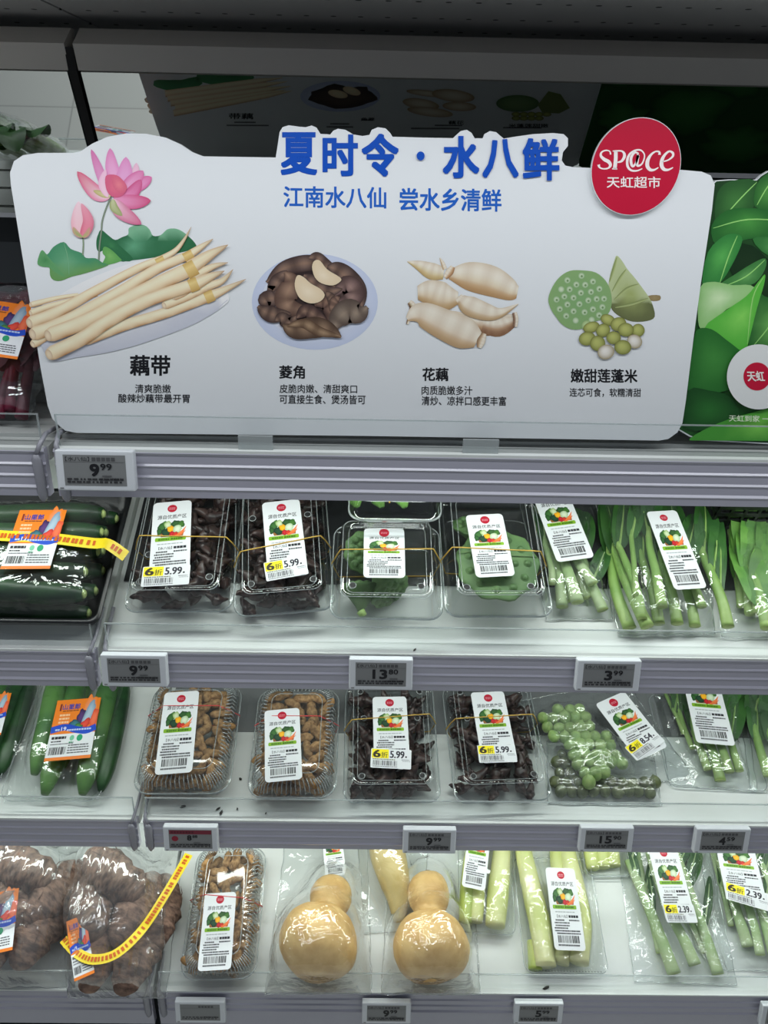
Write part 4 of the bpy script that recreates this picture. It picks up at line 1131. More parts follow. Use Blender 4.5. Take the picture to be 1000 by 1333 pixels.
def band(M, W_, ht, hb, y, dy, mat, label, ins=.012):
    hw = W_/2
    q = [(-hw-.001, hb), (-hw+ins*.5, ht*.8), (-hw+ins, ht+.001), (-hw+ins+.01, ht+.0015), (0, ht+.0012), (hw-ins-.01, ht+.0015), (hw-ins, ht+.001), (hw-ins*.5, ht*.8), (hw+.001, hb), (hw-.008, .002), (-hw+.008, .002)]
    pts = [Vector((x, y + dy*x/hw, z)) for x, z in q]
    m = MB().tube(pts+[pts[0], pts[1]], .0009, 6, caps=False)
    c = Vector((0, y, 0)); m.v = [tuple(Vector(p)-c) for p in m.v]
    o = m.build('rubber_band', mat); o.matrix_world = M @ Matrix.Translation(c)
    return tag(o, label, 'rubber band')

# ================================================================ second shelf: boxes of water caltrops
rd = random.Random(11)
def caltrop_box(k, fl, fr, Lg, label, cl, lab, dis, val, bandy, banddy, holes, hb=.026, ht=.058, adj=0):
    blab = ' '.join(label.split(',')[0].replace('clear ', '').replace(' of dark water caltrops', '').replace(' of brown water caltrops', '').replace(' of peanuts', '').replace('ribbed ', 'ribbed peanut ').replace(' on the third shelf', '').split()[:11])
    M, w = seat(k, fl, fr, hb)
    if adj: M = M @ Matrix.Rotation(R_(adj), 4, 'Z')
    t = clamshell(M, w, Lg, hb, ht, label, None, False, holes)
    g_ = cl.replace('dark brown horned ', '')
    fill(M, w, Lg, .013, .014, CAL, 'water_caltrop', cl, g_, 'water caltrop', (.021, .024), rd, ins=.0125, layers=1, flat=True, sc=.60, hollow=True)
    fill(M, w, Lg, .026, .041, CAL, 'water_caltrop', cl, g_, 'water caltrop', (.026, .027), rd, ins=.026, layers=2, flat=True, sc=.82, hollow=True)
    stick(t, k, ht+.0006, 'origin', *lab)
    if dis: stick(t, k, ht+.0022, 'discount', *dis, val=val)
    band(M, w, ht, hb, bandy*Lg, banddy, 'band_yellow', 'thin yellow rubber band round the ' + blab)
    return M, w
H8 = [(-.62, .14), (.62, .14), (.58, .62), (-.58, .62), (.66, .86), (-.66, .86)]
caltrop_box('B', (160, 797), (301, 796), .225, 'clear box of dark water caltrops beside the black cucumber tray, priced 5.99', 'dark brown horned water caltrop in the clear box next to the cucumber tray',
    ((193, 758), (246, 759), (200, 655)), ((183, 764), (246, 765), (186.5, 738)), '5.99', .44, -.002, [(.60, .16), (-.66, .13), (.52, .86), (-.6, .32)])
caltrop_box('B', (305, 804), (436, 793), .225, 'clear box of dark water caltrops set slightly askew on the second shelf', 'dark brown horned water caltrop in the askew clear box of the second shelf',
    ((349, 755), (402, 752), (341, 655)), ((347, 757), (404, 754.5), (343, 733)), '5.99', .40, .010, H8, adj=0)
caltrop_box('C', (447, 1045), (574, 1044), .21, 'clear box of brown water caltrops above the 9.99 tag on the third shelf', 'dark brown horned water caltrop in the left caltrop box of the third shelf',
    ((487, 997), (534, 997), (485, 907)), ((482, 999), (535, 1001), (483.6, 973.5)), '5.99', .62, .006, H8)
caltrop_box('C', (593, 1046), (720, 1041), .21, 'clear box of brown water caltrops next to the bagged green seeds on the third shelf', 'dark brown horned water caltrop in the right caltrop box of the third shelf',
    ((628, 994), (675, 994), (612.5, 902)), ((624, 993), (674.5, 996), (621, 970)), '5.99', .62, .002, H8)

# ---------------------------------------------------------------- ribbed boxes of peanuts
def peanut_box(k, fl, fr, Lg, label, pl, lab, bandy, hb=.034, ht=.064, banddy=.0):
    blab = ' '.join(label.split(',')[0].replace('clear ', '').replace(' of dark water caltrops', '').replace(' of brown water caltrops', '').replace(' of peanuts', '').replace('ribbed ', 'ribbed peanut ').replace(' on the third shelf', '').split()[:11])
    M, w = seat(k, fl, fr, hb)
    t = clamshell(M, w, Lg, hb, ht, label, None, True)
    fill(M, w, Lg, .012, ht-.018, PEA, 'peanut', pl, pl.replace('tan unshelled peanut', 'peanuts'), 'peanut', (.0225, .0175), rd, ins=.017, layers=3, sc=.98, hollow=True)
    if lab: stick(t, k, ht+.0016, 'origin', *lab)
    band(M, w, ht, hb, bandy*Lg, banddy, 'band_red', 'thin red rubber band round the ' + blab, ins=.03)
    return M, w
peanut_box('C', (171, 1034), (298, 1033), .195, 'ribbed clear box of peanuts beside the bagged cucumbers on the third shelf', 'tan unshelled peanut in the ribbed box beside the cucumbers',
    ((201, 1009), (250, 1008.5), (214.5, 902)), .70)
peanut_box('C', (321, 1039), (437, 1039), .195, 'ribbed clear box of peanuts next to the caltrop boxes on the third shelf', 'tan unshelled peanut in the ribbed box next to the caltrop box',
    ((345, 1019), (393.5, 1018.5), (344.4, 925.5)), .64)
peanut_box('D', (233, 1276), (333, 1274), .215, 'ribbed clear box of peanuts on the bottom shelf, right of the taro bag', 'tan unshelled peanut in the ribbed box on the bottom shelf',
    ((257, 1264.5), (300.5, 1266), (267, 1163)), .55, hb=.036, ht=.070, banddy=-.006)

# ---------------------------------------------------------------- lotus pods in boxes
def pod_mesh(R0, hgt, seed):
    n = 40; m = MB(); rs = []
    for z, f in ((-hgt, .16), (-hgt*.8, .28), (-hgt*.45, .62), (-hgt*.15, .93), (-hgt*.04, 1.0), (0.0, .97), (.001, .9)):
        rs.append([Vector((R0*f*(1+.045*math.sin(9*2*PI*i/n+seed)*min(1, f))*math.cos(2*PI*i/n), R0*f*(1+.045*math.sin(9*2*PI*i/n+seed)*min(1, f))*math.sin(2*PI*i/n), z)) for i in range(n)])
    m.rings(rs, True, True)
    return m
def lotus_pod(M, R0, hgt, label, seed=0):
    t = thing('lotus_seed_pod', label, 'lotus pod', M)
    pod_mesh(R0, hgt, seed).build('receptacle', 'lotus_pod', t)
    pts = [(0, 0)] + [(.40*R0*math.cos(2*PI*i/6), .40*R0*math.sin(2*PI*i/6)) for i in range(6)] + [(.72*R0*math.cos(2*PI*i/11), .72*R0*math.sin(2*PI*i/11)) for i in range(11)]
    for x, y in pts:
        s = MB().tube([(x, y, -.002), (x, y, .0018), (x, y, .0034), (x, y, .0042)], [.0052, .0050, .0032, .0008], 10, up=(0, 1, 0))
        s.tube([(x+.0052*math.cos(2*PI*i/12), y+.0052*math.sin(2*PI*i/12), .0012) for i in range(14)], .0009, 5, caps=False)
        s.build('seed', 'lotus_pod', t)
    MB().tube([(0, 0, -hgt*.98), (.004, 0, -hgt-.006)], [.006, .005], 8).build('stem', 'stem_green', t)
    return t
# upright pod box
M5, w5 = seat('B', (580, 803), (721, 803), .034)
b5 = clamshell(M5, w5, .195, .034, .066, 'clear box holding one broad lotus seed pod on the second shelf, beside the bagged stems', None, False, [(-.62, .14), (.56, .15), (.70, .10)])
stick(b5, 'B', .067, 'origin', (620, 752), (672, 753), (606, 671))
band(M5, w5, .066, .034, .085, -.004, 'band_yellow', 'thin yellow rubber band round the broad lotus pod box')
lotus_pod(M5 @ Matrix.Translation((.002, .070, .055)) @ Matrix.Rotation(.06, 4, 'X'), .056, .040, 'broad green lotus seed pod lying face up in its clear box', 1)
lotus_pod(M5 @ Matrix.Translation((-.022, .142, .046)) @ Matrix.Rotation(-.5, 4, 'X'), .032, .030, 'smaller green lotus seed pod behind the broad pod, in the same box', 2)
M4, w4 = seat('B', (429, 805), (577, 807), .036)
b4 = clamshell(M4, w4, .150, .036, .068, 'clear box of dark lotus pods under a second box, above the 13.80 tag', None, False, [(-.60, .22), (.60, .22)])
stick(b4, 'B', .069, 'origin', (473, 752), (528, 756), (474, 688))
band(M4, w4, .068, .036, .088, .002, 'band_yellow', 'thin yellow rubber band round the dark lotus pod box')
lotus_pod(M4 @ Matrix.Translation((-.030, .098, .046)) @ Matrix.Rotation(.5, 4, 'X') @ Matrix.Rotation(.4, 4, 'Y'), .030, .034, 'green lotus pod tipped sideways behind the label of its clear box', 3)
lotus_pod(M4 @ Matrix.Translation((.006, .045, .030)) @ Matrix.Rotation(1.5, 4, 'X') @ Matrix.Rotation(.6, 4, 'Y'), .030, .042, 'green lotus pod on its side at the front of its clear box', 4)
lotus_pod(M4 @ Matrix.Translation((-.034, .050, .034)) @ Matrix.Rotation(-1.3, 4, 'X'), .026, .034, 'green lotus pod in the left front corner of its clear box', 5)

# ---------------------------------------------------------------- things drawn along the shelf between seen points
SAMP = []                     # world points + radius of what a wrapping has to clear
def pts_on(k, pts, h):
    hs = h if isinstance(h, (list, tuple)) else [h]*len(pts)
    return [on_deck(k, p[0], p[1], q) for p, q in zip(pts, hs)]
def rod(name, k, pts, h, radii, mat, label, cat, group=None, flat=1.0, amp=0.0, n=12, freq=40, sub=5):
    P = bez([tuple(p) for p in pts_on(k, pts, h)], sub); c = Vector(P[len(P)//2])
    r = bez([(q,) for q in radii], (len(P)-1)//(len(radii)-1)) if len(radii) > 1 else [(radii[0],)]*len(P)
    r = [q[0] for q in r]
    while len(r) < len(P): r.append(r[-1])
    m = MB().tube([Vector(p)-c for p in P], r[:len(P)], n, flat=flat, amp=amp, freq=freq, seed=pts[0][0], up=shelf_n(k))
    o = m.build(name, mat); o.location = c
    SAMP.extend((Vector(p), q) for p, q in zip(P, r))
    return tag(o, label, cat, group)
def blade(m, P, nrm, w, fold=.25, curl=0.0, ncol=5, seed=0, mat=0):
    """leaf blade along world-free points P, half widths w"""
    n = len(P); vs = []
    for i, p in enumerate(P):
        t = (P[min(i+1, n-1)]-P[max(i-1, 0)]).normalized(); s = t.cross(nrm).normalized(); u = s.cross(t)
        for j in range(ncol):
            q = 2*j/(ncol-1)-1
            vs.append(p + s*(q*w[i]) + u*(abs(q)*fold*w[i] + curl*w[i]*q*q + .0025*noise.noise(Vector((q*2+seed, i*.7, seed)))))
    m.add(vs, [(i*ncol+j, i*ncol+j+1, (i+1)*ncol+j+1, (i+1)*ncol+j) for i in range(n-1) for j in range(ncol-1)], mat)
def stalk(k, pts, h, r0, r1, label, group, cat='greens', stem='stem_green', leaf='leaf_green', leaves=(), name='leafy_stalk', sub=5, flat=.8):
    """one cut stalk: pts from the cut end (front) to the top; leaves = list of (t along the stem, dx, dy px of the tip, half width)"""
    P = [Vector(p) for p in bez([tuple(p) for p in pts_on(k, pts, h)], sub)]
    n = shelf_n(k); c = P[0]; N_ = len(P)
    t = thing(name, label, cat, c, group)
    r = [lerp(r0, r1, i/(N_-1)) for i in range(N_)]
    m = MB().tube([p-c for p in P], r, 10, flat=flat, up=n); m.build('stem', [stem], t)
    d = (P[1]-P[0]).normalized()
    e = MB().tube([Vector((0, 0, 0))-d*.0004, d*.0002], [r0*.93, r0*.93], 10, flat=flat, up=n); e.build('cut_end', 'cut_end', t)
    SAMP.extend(zip(P, r))
    for q, (tt, dx, dy, w) in enumerate(leaves):
        b = P[int(tt*(N_-1))]; bp = pts_px(b)
        z = (b-Vector((0, SHELF[k][0], SHELF[k][1]))).dot(n)
        tip = on_deck(k, bp[0]+dx, bp[1]+dy, max(.006, z*.6))
        mid = (b+tip)*.5 + n*.008
        lp = [Vector(p) for p in bez([tuple(b), tuple(mid), tuple(tip)], 5)]
        ws = [max(.0015, w*math.sin(PI*min(.98, .10+.88*i/10))**.7) for i in range(11)]
        lm = MB(); blade(lm, [p-c for p in lp], n, ws, .25, 0, seed=q+pts[0][0]); 
        lm.tube([p-c+n*.0006 for p in lp[:9]], [lerp(.0022, .0006, i/8) for i in range(9)], 6, 1, up=n)
        lm.build('leaf', [leaf, stem], t)
        SAMP.extend((p, .003) for p in lp)
    return t
def pts_px(P):
    v = Vector(P)-CAM; z = v.dot(cf); return (500+FPX*v.dot(cr)/z, 666.5-FPX*v.dot(cu)/z)
import numpy as np
def wrap(parent, k, poly, name='film', mat='bag', margin=.0015, nx=44, ny=56, seed=0, samples=None, wr=.0022, tight=6, minh=.0025, edge=.006, fold=False):
    """clear bag laid over the gathered contents; poly = outline corners seen on shelf (front-left, front-right, back-right, back-left)"""
    Mi = parent.matrix_world.inverted()
    C4 = [Mi @ on_deck(k, *p, .002) for p in poly]
    S = [(Mi @ p, r) for p, r in (SAMP if samples is None else samples)]
    U = np.linspace(0, 1, nx)[None, :].repeat(ny, 0); V = np.linspace(0, 1, ny)[:, None].repeat(nx, 1)
    c = [np.array(q) for q in C4]
    X = ((1-U)*(1-V))[..., None]*c[0] + (U*(1-V))[..., None]*c[1] + (U*V)[..., None]*c[2] + ((1-U)*V)[..., None]*c[3]
    x, y = X[..., 0], X[..., 1]
    H = np.full(x.shape, minh)
    for p, r in S:
        R2 = r+margin+.003
        d2 = (x-p.x)**2+(y-p.y)**2
        H = np.maximum(H, np.where(d2 < R2*R2, p.z+np.sqrt(np.maximum(0, R2*R2-d2))*.9+.0006, minh))
    G = H.copy()
    for _ in range(tight):
        q = np.pad(G, 1, mode='edge')
        G = np.maximum(H, (q[:-2, 1:-1]+q[2:, 1:-1]+q[1:-1, :-2]+q[1:-1, 2:])/4)
    q = np.pad(G, 1, mode='edge'); G = np.maximum(G, (q[:-2, 1:-1]+q[2:, 1:-1]+q[1:-1, :-2]+q[1:-1, 2:])/4)+.0004
    vs = []
    dx = Vector(c[1]-c[0]).length; dy = Vector(c[3]-c[0]).length
    for j in range(ny):
        for i in range(nx):
            e = min(i, nx-1-i, j, ny-1-j)
            f = min(1, e/(3 if tight < 12 else 1.6))
            px_, py_ = float(x[j, i]), float(y[j, i])
            w = noise.noise(Vector((px_*(70 if not fold else 95)+py_*(25 if not fold else 9)+seed, py_*(18 if not fold else 7)-seed, seed)))*(.7 if not fold else 1.5) + abs(noise.noise(Vector((px_*40-py_*60, py_*40+seed*2, 3))))*.8
            hh = .0012 if e == 0 else lerp(.0015, float(G[j, i]), f) + wr*max(0, w)*f
            jx = 0.0
            if e == 0: jx = .0025*noise.noise(Vector((px_*60, py_*60, seed)))
            vs.append((px_+jx, py_+jx, hh))
    fs = [(j*nx+i, j*nx+i+1, (j+1)*nx+i+1, (j+1)*nx+i) for j in range(ny-1) for i in range(nx-1)]
    o = MB().add(vs, fs).build(name, mat, parent)
    if mat.startswith('bag'):
        rim = [Vector(vs[i]) for i in range(nx)] + [Vector(vs[j*nx+nx-1]) for j in range(1, ny)] + [Vector(vs[(ny-1)*nx+i]) for i in range(nx-2, -1, -1)] + [Vector(vs[j*nx]) for j in range(ny-2, 0, -1)]
        MB().tube([p+Vector((0, 0, .0004)) for p in rim]+[rim[0], rim[1]], .0007, 5, caps=False).build('seam', 'seam', parent)
    return o
def bag(k, anchor, label, group=None, name='plastic_bag', cat='plastic bag', rz=0):
    return thing(name, label, cat, deck_frame(k, on_deck(k, *anchor, 0), rz), group)

# ---------------------------------------------------------------- cucumbers: black tray on the second shelf
M1, w1 = seat('B', (-150, 818), (133, 822), .004)
L1 = .215
tr = thing('produce_tray', 'wide black tray of film-wrapped cucumbers with yellow tape across it', 'tray', M1)
kk = lambda ins, z: rr_ring(w1/2-ins, ins, L1-ins, .012, z)
m = MB(); m.rings([kk(.010, .001), kk(.002, .030), kk(-.004, .031), kk(-.004, .033), kk(.003, .032), kk(.011, .004)], True, True); m.build('tray', 'tray_black', tr)
S1 = []
for layer, (n_, z, ys_) in enumerate(((6, .020, .022), (5, .046, .036))):
    for i in range(n_):
        y = ys_+i*.031; x0, x1 = -w1/2+.02, w1/2-.014-rd.uniform(0, .012)
        P = [Vector((lerp(x0, x1, q/12), y+.004*math.sin(q*.4+i), z+.002*math.sin(q*.5+i*2))) for q in range(13)]
        r = [.0155*min(1, (.35+.65*math.sin(PI*min(.5, max(.02, q/12*1.6)))), .50+.5*math.sin(PI*min(.5, (12.3-q)/12*2.2))) for q in range(13)]
        c = P[6]; mm = MB().tube([p-c for p in P], r, 12, amp=.0008, freq=120, seed=i+layer*9)
        o = mm.build('cucumber', 'cucumber_dark'); o.matrix_world = M1 @ Matrix.Translation(c)
        tag(o, 'dark green slim cucumber lying sideways in the black tray', 'cucumber', 'cucumbers in the black tray')
        e = MB().tube([P[12]-c, P[12]-c+Vector((.003, 0, 0))], [.007, .004], 8); e.build('stem_end', 'cut_end', o)
        S1 += [(M1 @ p, q) for p, q in zip(P, r)]
wrap(tr, 'B', [(-146, 822), (132, 826), (172, 600), (-110, 596)], 'film', 'wrap', nx=60, ny=44, samples=S1, tight=10, wr=.0012, seed=3)
stick(tr, 'B', .070, 'farm', (0, 741), (64, 744), (26, 664))
def tape(parent, k, pts, h, hw, name='tape'):
    P = [Vector(p) for p in bez([tuple(p) for p in pts_on(k, pts, h)], 6)]; Mi = parent.matrix_world.inverted(); n = shelf_n(k); vs = []
    P = [Mi @ p for p in P]; nn = (Mi.to_3x3() @ n).normalized()
    for i, p in enumerate(P):
        t = (P[min(i+1, len(P)-1)]-P[max(0, i-1)]).normalized(); s = t.cross(nn).normalized(); 
        vs += [p+s*hw, p-s*hw]
    o = MB().add(vs, [(2*i, 2*i+1, 2*i+3, 2*i+2) for i in range(len(P)-1)]).build(name, 'tape_yellow', parent)
    # red printing along the tape
    a = MB(); r_ = random.Random(len(pts))
    for i in range(len(P)-1):
        p0, p1 = P[i], P[i+1]; t = (p1-p0).normalized(); s = t.cross(nn).normalized(); u = s.cross(t)
        if u.dot(nn) < 0: u = -u
        l = (p1-p0).length; g = 0.001
        while g < l-.004:
            q = r_.uniform(.003, .0045); b = p0+t*g+u*.0007
            a.add([b+s*hw*.45, b+t*q+s*hw*.45, b+t*q-s*hw*.45, b-s*hw*.45], [(0, 1, 2, 3)], 0, L(206, 96, 24)); g += q+.0012
    a.build('tape_lettering', 'tape_print', o, False)
    return o
tape(tr, 'B', [(-130, 684), (-60, 692), (0, 697), (60, 700), (120, 707), (140, 708), (164, 724)], [.069, .070, .070, .070, .069, .064, .046], .0085)

# ---------------------------------------------------------------- cucumbers on the third shelf
def cuke(pts, h, r, label, mat='cucumber'):
    return rod('cucumber', 'C', pts, h, [r*.25, r*.86, r, r, r*.95, r*.8, r*.3], mat, label, 'cucumber', None, amp=.0009, freq=60, sub=6, n=16)
SAMP.clear()
cuke([(78, 868), (66, 930), (45, 1008)], [.028, .030, .026], .0185, 'bright green cucumber behind the left edge of the orange label')
cuke([(105, 880), (84, 950), (58, 1034)], [.020, .020, .020], .0190, 'bright green cucumber under the orange label, second from the right in front')
cuke([(148, 872), (128, 950), (107, 1034)], [.026, .026, .022], .0195, 'bright green cucumber leaning out below the right corner of the orange label')
cuke([(164, 880), (148, 960), (131, 1030)], [.016, .016, .016], .0150, 'dark green cucumber along the right wall of the clear tray', 'cucumber_dark')
cuke([(42, 880), (22, 945), (0, 1008)], [.016, .016, .016], .0150, 'slim dark cucumber along the left wall of the clear tray', 'cucumber_dark')
cuke([(120, 868), (100, 930), (82, 1000)], [.010, .010, .010], .0130, 'cucumber at the bottom of the clear tray, hidden under the label')
M2, w2 = seat('C', (5, 1046), (130, 1046), .003)
ct = thing('produce_tray', 'clear tray of bright cucumbers under film with an orange label, on the third shelf', 'tray', M2)
kk = lambda ins, z: rr_ring(w2/2-ins, ins, .215-ins, .02, z)
m = MB(); m.rings([kk(.008, .0012), kk(.003, .016), kk(-.002, .017), kk(-.003, .018)], True, False); edge_loop(m, kk(-.003, .018), .0008, 1); m.build('tray', ['clamshell', 'acrylic_edge'], ct)
wrap(ct, 'C', [(4, 1047), (131, 1047), (184, 850), (48, 850)], 'film', 'wrap', samples=list(SAMP), tight=22, wr=.0008, seed=5)
stick(ct, 'C', .052, 'farm', (57, 991.5), (117, 990), (75, 912))
SAMP.clear()
for i, (x0, x1) in enumerate(((4, -30), (-14, -50), (-40, -76))):
    cuke([(x0+24, 880), (x0-4, 945), (x1, 1020)], [.022]*3, .0175, ('bright green cucumber nearest the neighbouring tray, at the left frame edge', 'cucumber mostly outside the left frame edge, under an orange label', 'cucumber farthest left, outside the frame edge')[i], 'cucumber_dark' if i == 0 else 'cucumber')
M2b, w2b = seat('C', (-118, 1046), (-8, 1046), .003)
ct2 = thing('produce_tray', 'clear tray of cucumbers cut off by the left frame edge, on the third shelf', 'tray', M2b)
kk = lambda ins, z: rr_ring(w2b/2-ins, ins, .205-ins, .02, z)
m = MB(); m.rings([kk(.008, .0012), kk(.003, .016), kk(-.002, .017), kk(-.003, .018)], True, False); edge_loop(m, kk(-.003, .018), .0008, 1); m.build('tray', ['clamshell', 'acrylic_edge'], ct2)
wrap(ct2, 'C', [(-119, 1047), (-10, 1047), (40, 860), (-60, 860)], 'film', 'wrap', samples=list(SAMP), tight=22, wr=.0008, seed=6)
stick(ct2, 'C', .046, 'farm', (-42, 961), (0, 961), (-26, 906))

# ---------------------------------------------------------------- second shelf, right: bagged stems
def greens(k, anchor, blabel, glabel, ggroup, stalks, poly, lab=None, labh=.04, dis=None, val='', mat='bag', seed=1, stem='stem_green', leaf='leaf_green', name='leafy_stalk', extra=None):
    SAMP.clear()
    for s in stalks:
        pts, h, r0, r1 = s[:4]
        stalk(k, pts, h, r0, r1, glabel, ggroup, stem=stem, leaf=s[5] if len(s) > 5 else leaf, leaves=s[4], name=name)
    b = bag(k, anchor, blabel)
    if poly: wrap(b, k, poly, 'film', mat, seed=seed)
    if lab: stick(b, k, labh, 'origin', *lab)
    if dis: stick(b, k, labh+.0018, 'discount', *dis, val=val)
    return b
LV = lambda *q: list(q)
greens('B', (745, 800), 'clear bag of pale cut stems right of the broad lotus pod box', 'pale green cut stem in the bag right of the lotus pod box', 'stems in the bag right of the lotus pod box',
  [([(732,790),(728,752),(714,712),(700,660)], [.012,.016,.014,.012], .0085, .006, LV((.6,-22,-60,.012),(.8,-5,-60,.012))),
   ([(752,784),(742,752),(732,722),(722,690)], [.022,.024,.020,.016], .0095, .006, LV((.7,-10,-60,.014))),
   ([(772,760),(760,742),(748,722),(738,690)], [.026,.026,.022,.018], .0085, .006, LV((.7,4,-60,.014))),
   ([(785,794),(774,770),(764,745),(750,700)], [.012,.013,.014,.014], .0085, .006, LV((.5,20,-50,.012),(.8,5,-60,.014))),
   ([(718,760),(718,740),(708,700),(698,660)], [.026,.026,.022,.020], .0055, .004, LV((.6,-8,-50,.012))),
   ([(764,778),(752,748),(742,720)], [.010,.010,.010], .007, .005, LV((.8,14,-60,.014))),
   ([(742,782),(734,750),(726,700)], [.008,.008,.008], .007, .005, LV((.6,0,-70,.014)))],
  [(712, 806), (798, 806), (768, 600), (664, 600)], ((725.5, 732), (773, 723), (692, 642)), .040, seed=8, stem='stem_pale')
greens('B', (860, 822), 'large clear bag of long green flowering stems behind the 3.99 tag', 'long bright green stem in the large bag above the 3.99 tag', 'stems in the large bag above the 3.99 tag',
  [([(820,818),(802,770),(794,722),(790,690)], [.012,.014,.012,.010], .0095, .005, LV((.7,-8,-70,.016))),
   ([(843,816),(822,772),(806,735),(796,705)], [.024,.026,.020,.016], .0095, .005, LV((.8,-12,-70,.018),(.9,10,-60,.014))),
   ([(836,806),(828,765),(812,725),(800,700)], [.030,.034,.030,.024], .0075, .004, LV((.8,6,-70,.016))),
   ([(858,812),(850,770),(838,735),(822,690)], [.016,.020,.022,.020], .0085, .005, LV((.7,-6,-70,.018))),
   ([(862,790),(854,745),(846,712),(844,680)], [.034,.036,.034,.030], .0080, .004, LV((.8,-20,-60,.016),(.9,4,-70,.016))),
   ([(828,776),(826,740),(822,700),(820,670)], [.036,.038,.034,.030], .0045, .003, LV((.7,8,-50,.012))),
   ([(882,812),(874,770),(862,735),(850,690)], [.018,.022,.024,.022], .0085, .005, LV((.7,14,-70,.018))),
   ([(905,815),(898,780),(884,740),(866,690)], [.014,.016,.018,.018], .0080, .005, LV((.6,18,-70,.020),(.8,-4,-70,.018))),
   ([(914,790),(906,768),(890,730),(880,690)], [.026,.026,.024,.022], .0070, .005, LV((.7,16,-60,.018))),
   ([(948,816),(940,782),(925,745),(905,700)], [.022,.026,.026,.022], .0085, .006, LV((.45,-4,-110,.008),(.6,4,-90,.012),(.8,0,-80,.018)))],
  [(806, 826), (932, 826), (905, 610), (768, 610)], ((878.5, 768), (918, 759), (841, 666)), .046, seed=9, leaf='leaf_green')
greens('B', (980, 822), 'clear bag of leafy stems cut by the right frame edge on the second shelf', 'leafy green stem in the bag at the right end of the second shelf', 'stems in the rightmost bag of the second shelf',
  [([(976,800),(972,770),(966,735),(958,700)], [.012,.014,.014,.012], .0070, .004, LV((.4,-6,-70,.012),(.7,-10,-60,.016))),
   ([(985,798),(984,770),(976,740),(968,700)], [.018,.020,.020,.016], .0065, .004, LV((.45,-14,-90,.024),(.55,10,-80,.026),(.8,-4,-70,.026))),
   ([(998,818),(990,780),(982,740),(975,700)], [.020,.022,.022,.020], .0080, .005, LV((.3,-36,-80,.024),(.5,20,-60,.024),(.7,2,-80,.026),(.9,26,-50,.022))),
   ([(1016,818),(1008,780),(1000,745),(990,700)], [.018,.020,.022,.020], .0080, .005, LV((.5,18,-70,.018),(.75,0,-70,.02))),
   ([(1036,812),(1024,780),(1014,745),(1006,700)], [.016,.020,.022,.020], .0080, .005, LV((.5,18,-70,.018),(.75,0,-70,.02))),
   ([(965,790),(962,765),(957,735),(950,690)], [.008,.010,.010,.010], .006, .004, LV((.5,0,-80,.016)))],
  [(940, 830), (1062, 830), (1030, 610), (922, 610)], None, seed=10, leaf='leaf_bright')
# black slatted crate standing behind the bags
def crate(k, x0, x1, ypx, label):
    a = on_deck(k, x0, ypx); b = on_deck(k, x1, ypx); M = deck_frame(k, (a+b)*.5)
    w = (b-a).length; t = thing('slatted_crate', label, 'crate', M); m = MB()
    for i in range(5): m.box(-w/2, w/2, -.004, 0, .006+i*.016, .014+i*.016)
    for i in range(5):
        x = lerp(-w/2, w/2-.004, i/4); m.box(x, x+.004, -.004, 0, 0, .084)
    for x in (-w/2, w/2-.004):
        for i in range(5): m.box(x, x+.004, 0, .10, .006+i*.016, .014+i*.016)
    m.build('slats', 'tray_black', t, False)
    MB().box(-w/2, w/2, 0, .10, 0, .003).build('base', 'tray_black', t, False)
    return t
crate('B', 918, 990, 690, 'black slatted crate showing between the two right-hand bags of the second shelf')
# box lying crosswise on the dark pod box
Mu = M4 @ Matrix.Translation((.010, .112, .0695)) @ Matrix.Rotation(R_(-3), 4, 'X')
bu = clamshell(Mu, .125, .12, .030, .052, 'clear box of pale green buds stacked crosswise on the dark lotus pod box')
for i in range(6):
    c = Vector((-.040+i*.016, .030+.012*(i % 2), .022+.010*(i % 2)))
    P = [Vector((-.010+q*.004*(1 if i % 2 else -1), q*.011, .004*math.sin(q*.6))) for q in range(7)]
    o = MB().tube(P, [.004, .010, .013, .013, .011, .007, .002], 12, amp=.003, freq=90, seed=i, flat=.8).build('green_bud', 'leaf_bright'); o.matrix_world = Mu @ Matrix.Translation(c)
    tag(o, 'pale green pointed bud in the topmost crosswise box', 'bud', 'buds in the crosswise box')
ob = MB().tube([(-.008, y, .0535+z) for y, z in ((.012, -.002), (.03, 0), (.06, 0), (.10, 0))] , .0009, 6).build('rubber_band', 'band_yellow'); ob.matrix_world = Mu
tag(ob, 'thin yellow rubber band running lengthwise over the crosswise bud box', 'rubber band')

# ---------------------------------------------------------------- third shelf, right: seeds and greens
def seeds(k, cells, h, meshes, label, group, sc=1.0):
    out = []
    for x, y, hh in cells:
        p = on_deck(k, x, y, h+hh)
        M = Matrix.Translation(p) @ Matrix.Rotation(rd.uniform(0, 6.3), 4, 'Z') @ Matrix.Rotation(rd.uniform(-1.4, 1.4), 4, 'X') @ Matrix.Scale(sc*rd.uniform(.92, 1.1), 4)
        tag(link('lotus_seed', rd.choice(meshes), None, M), label, 'lotus seed', group); SAMP.append((p, .009*sc))
def grid_in(poly, step, jit, f=lambda x, y: 0):
    """jittered points inside a pixel polygon"""
    xs = [p[0] for p in poly]; ys = [p[1] for p in poly]; out = []; row = 0; y = min(ys)+step*.4
    while y < max(ys):
        x = min(xs)+(step*.5 if row % 2 else 0)
        while x < max(xs):
            px_, py_ = x+rd.uniform(-jit, jit), y+rd.uniform(-jit, jit)
            ins = False
            for i in range(len(poly)):
                (xa, ya), (xb, yb) = poly[i-1], poly[i]
                if (ya > py_) != (yb > py_) and px_ < (xb-xa)*(py_-ya)/(yb-ya)+xa: ins = not ins
            if ins: out.append((px_, py_, f(px_, py_)))
            x += step
        y += step*.86; row += 1
    return out
SAMP.clear()
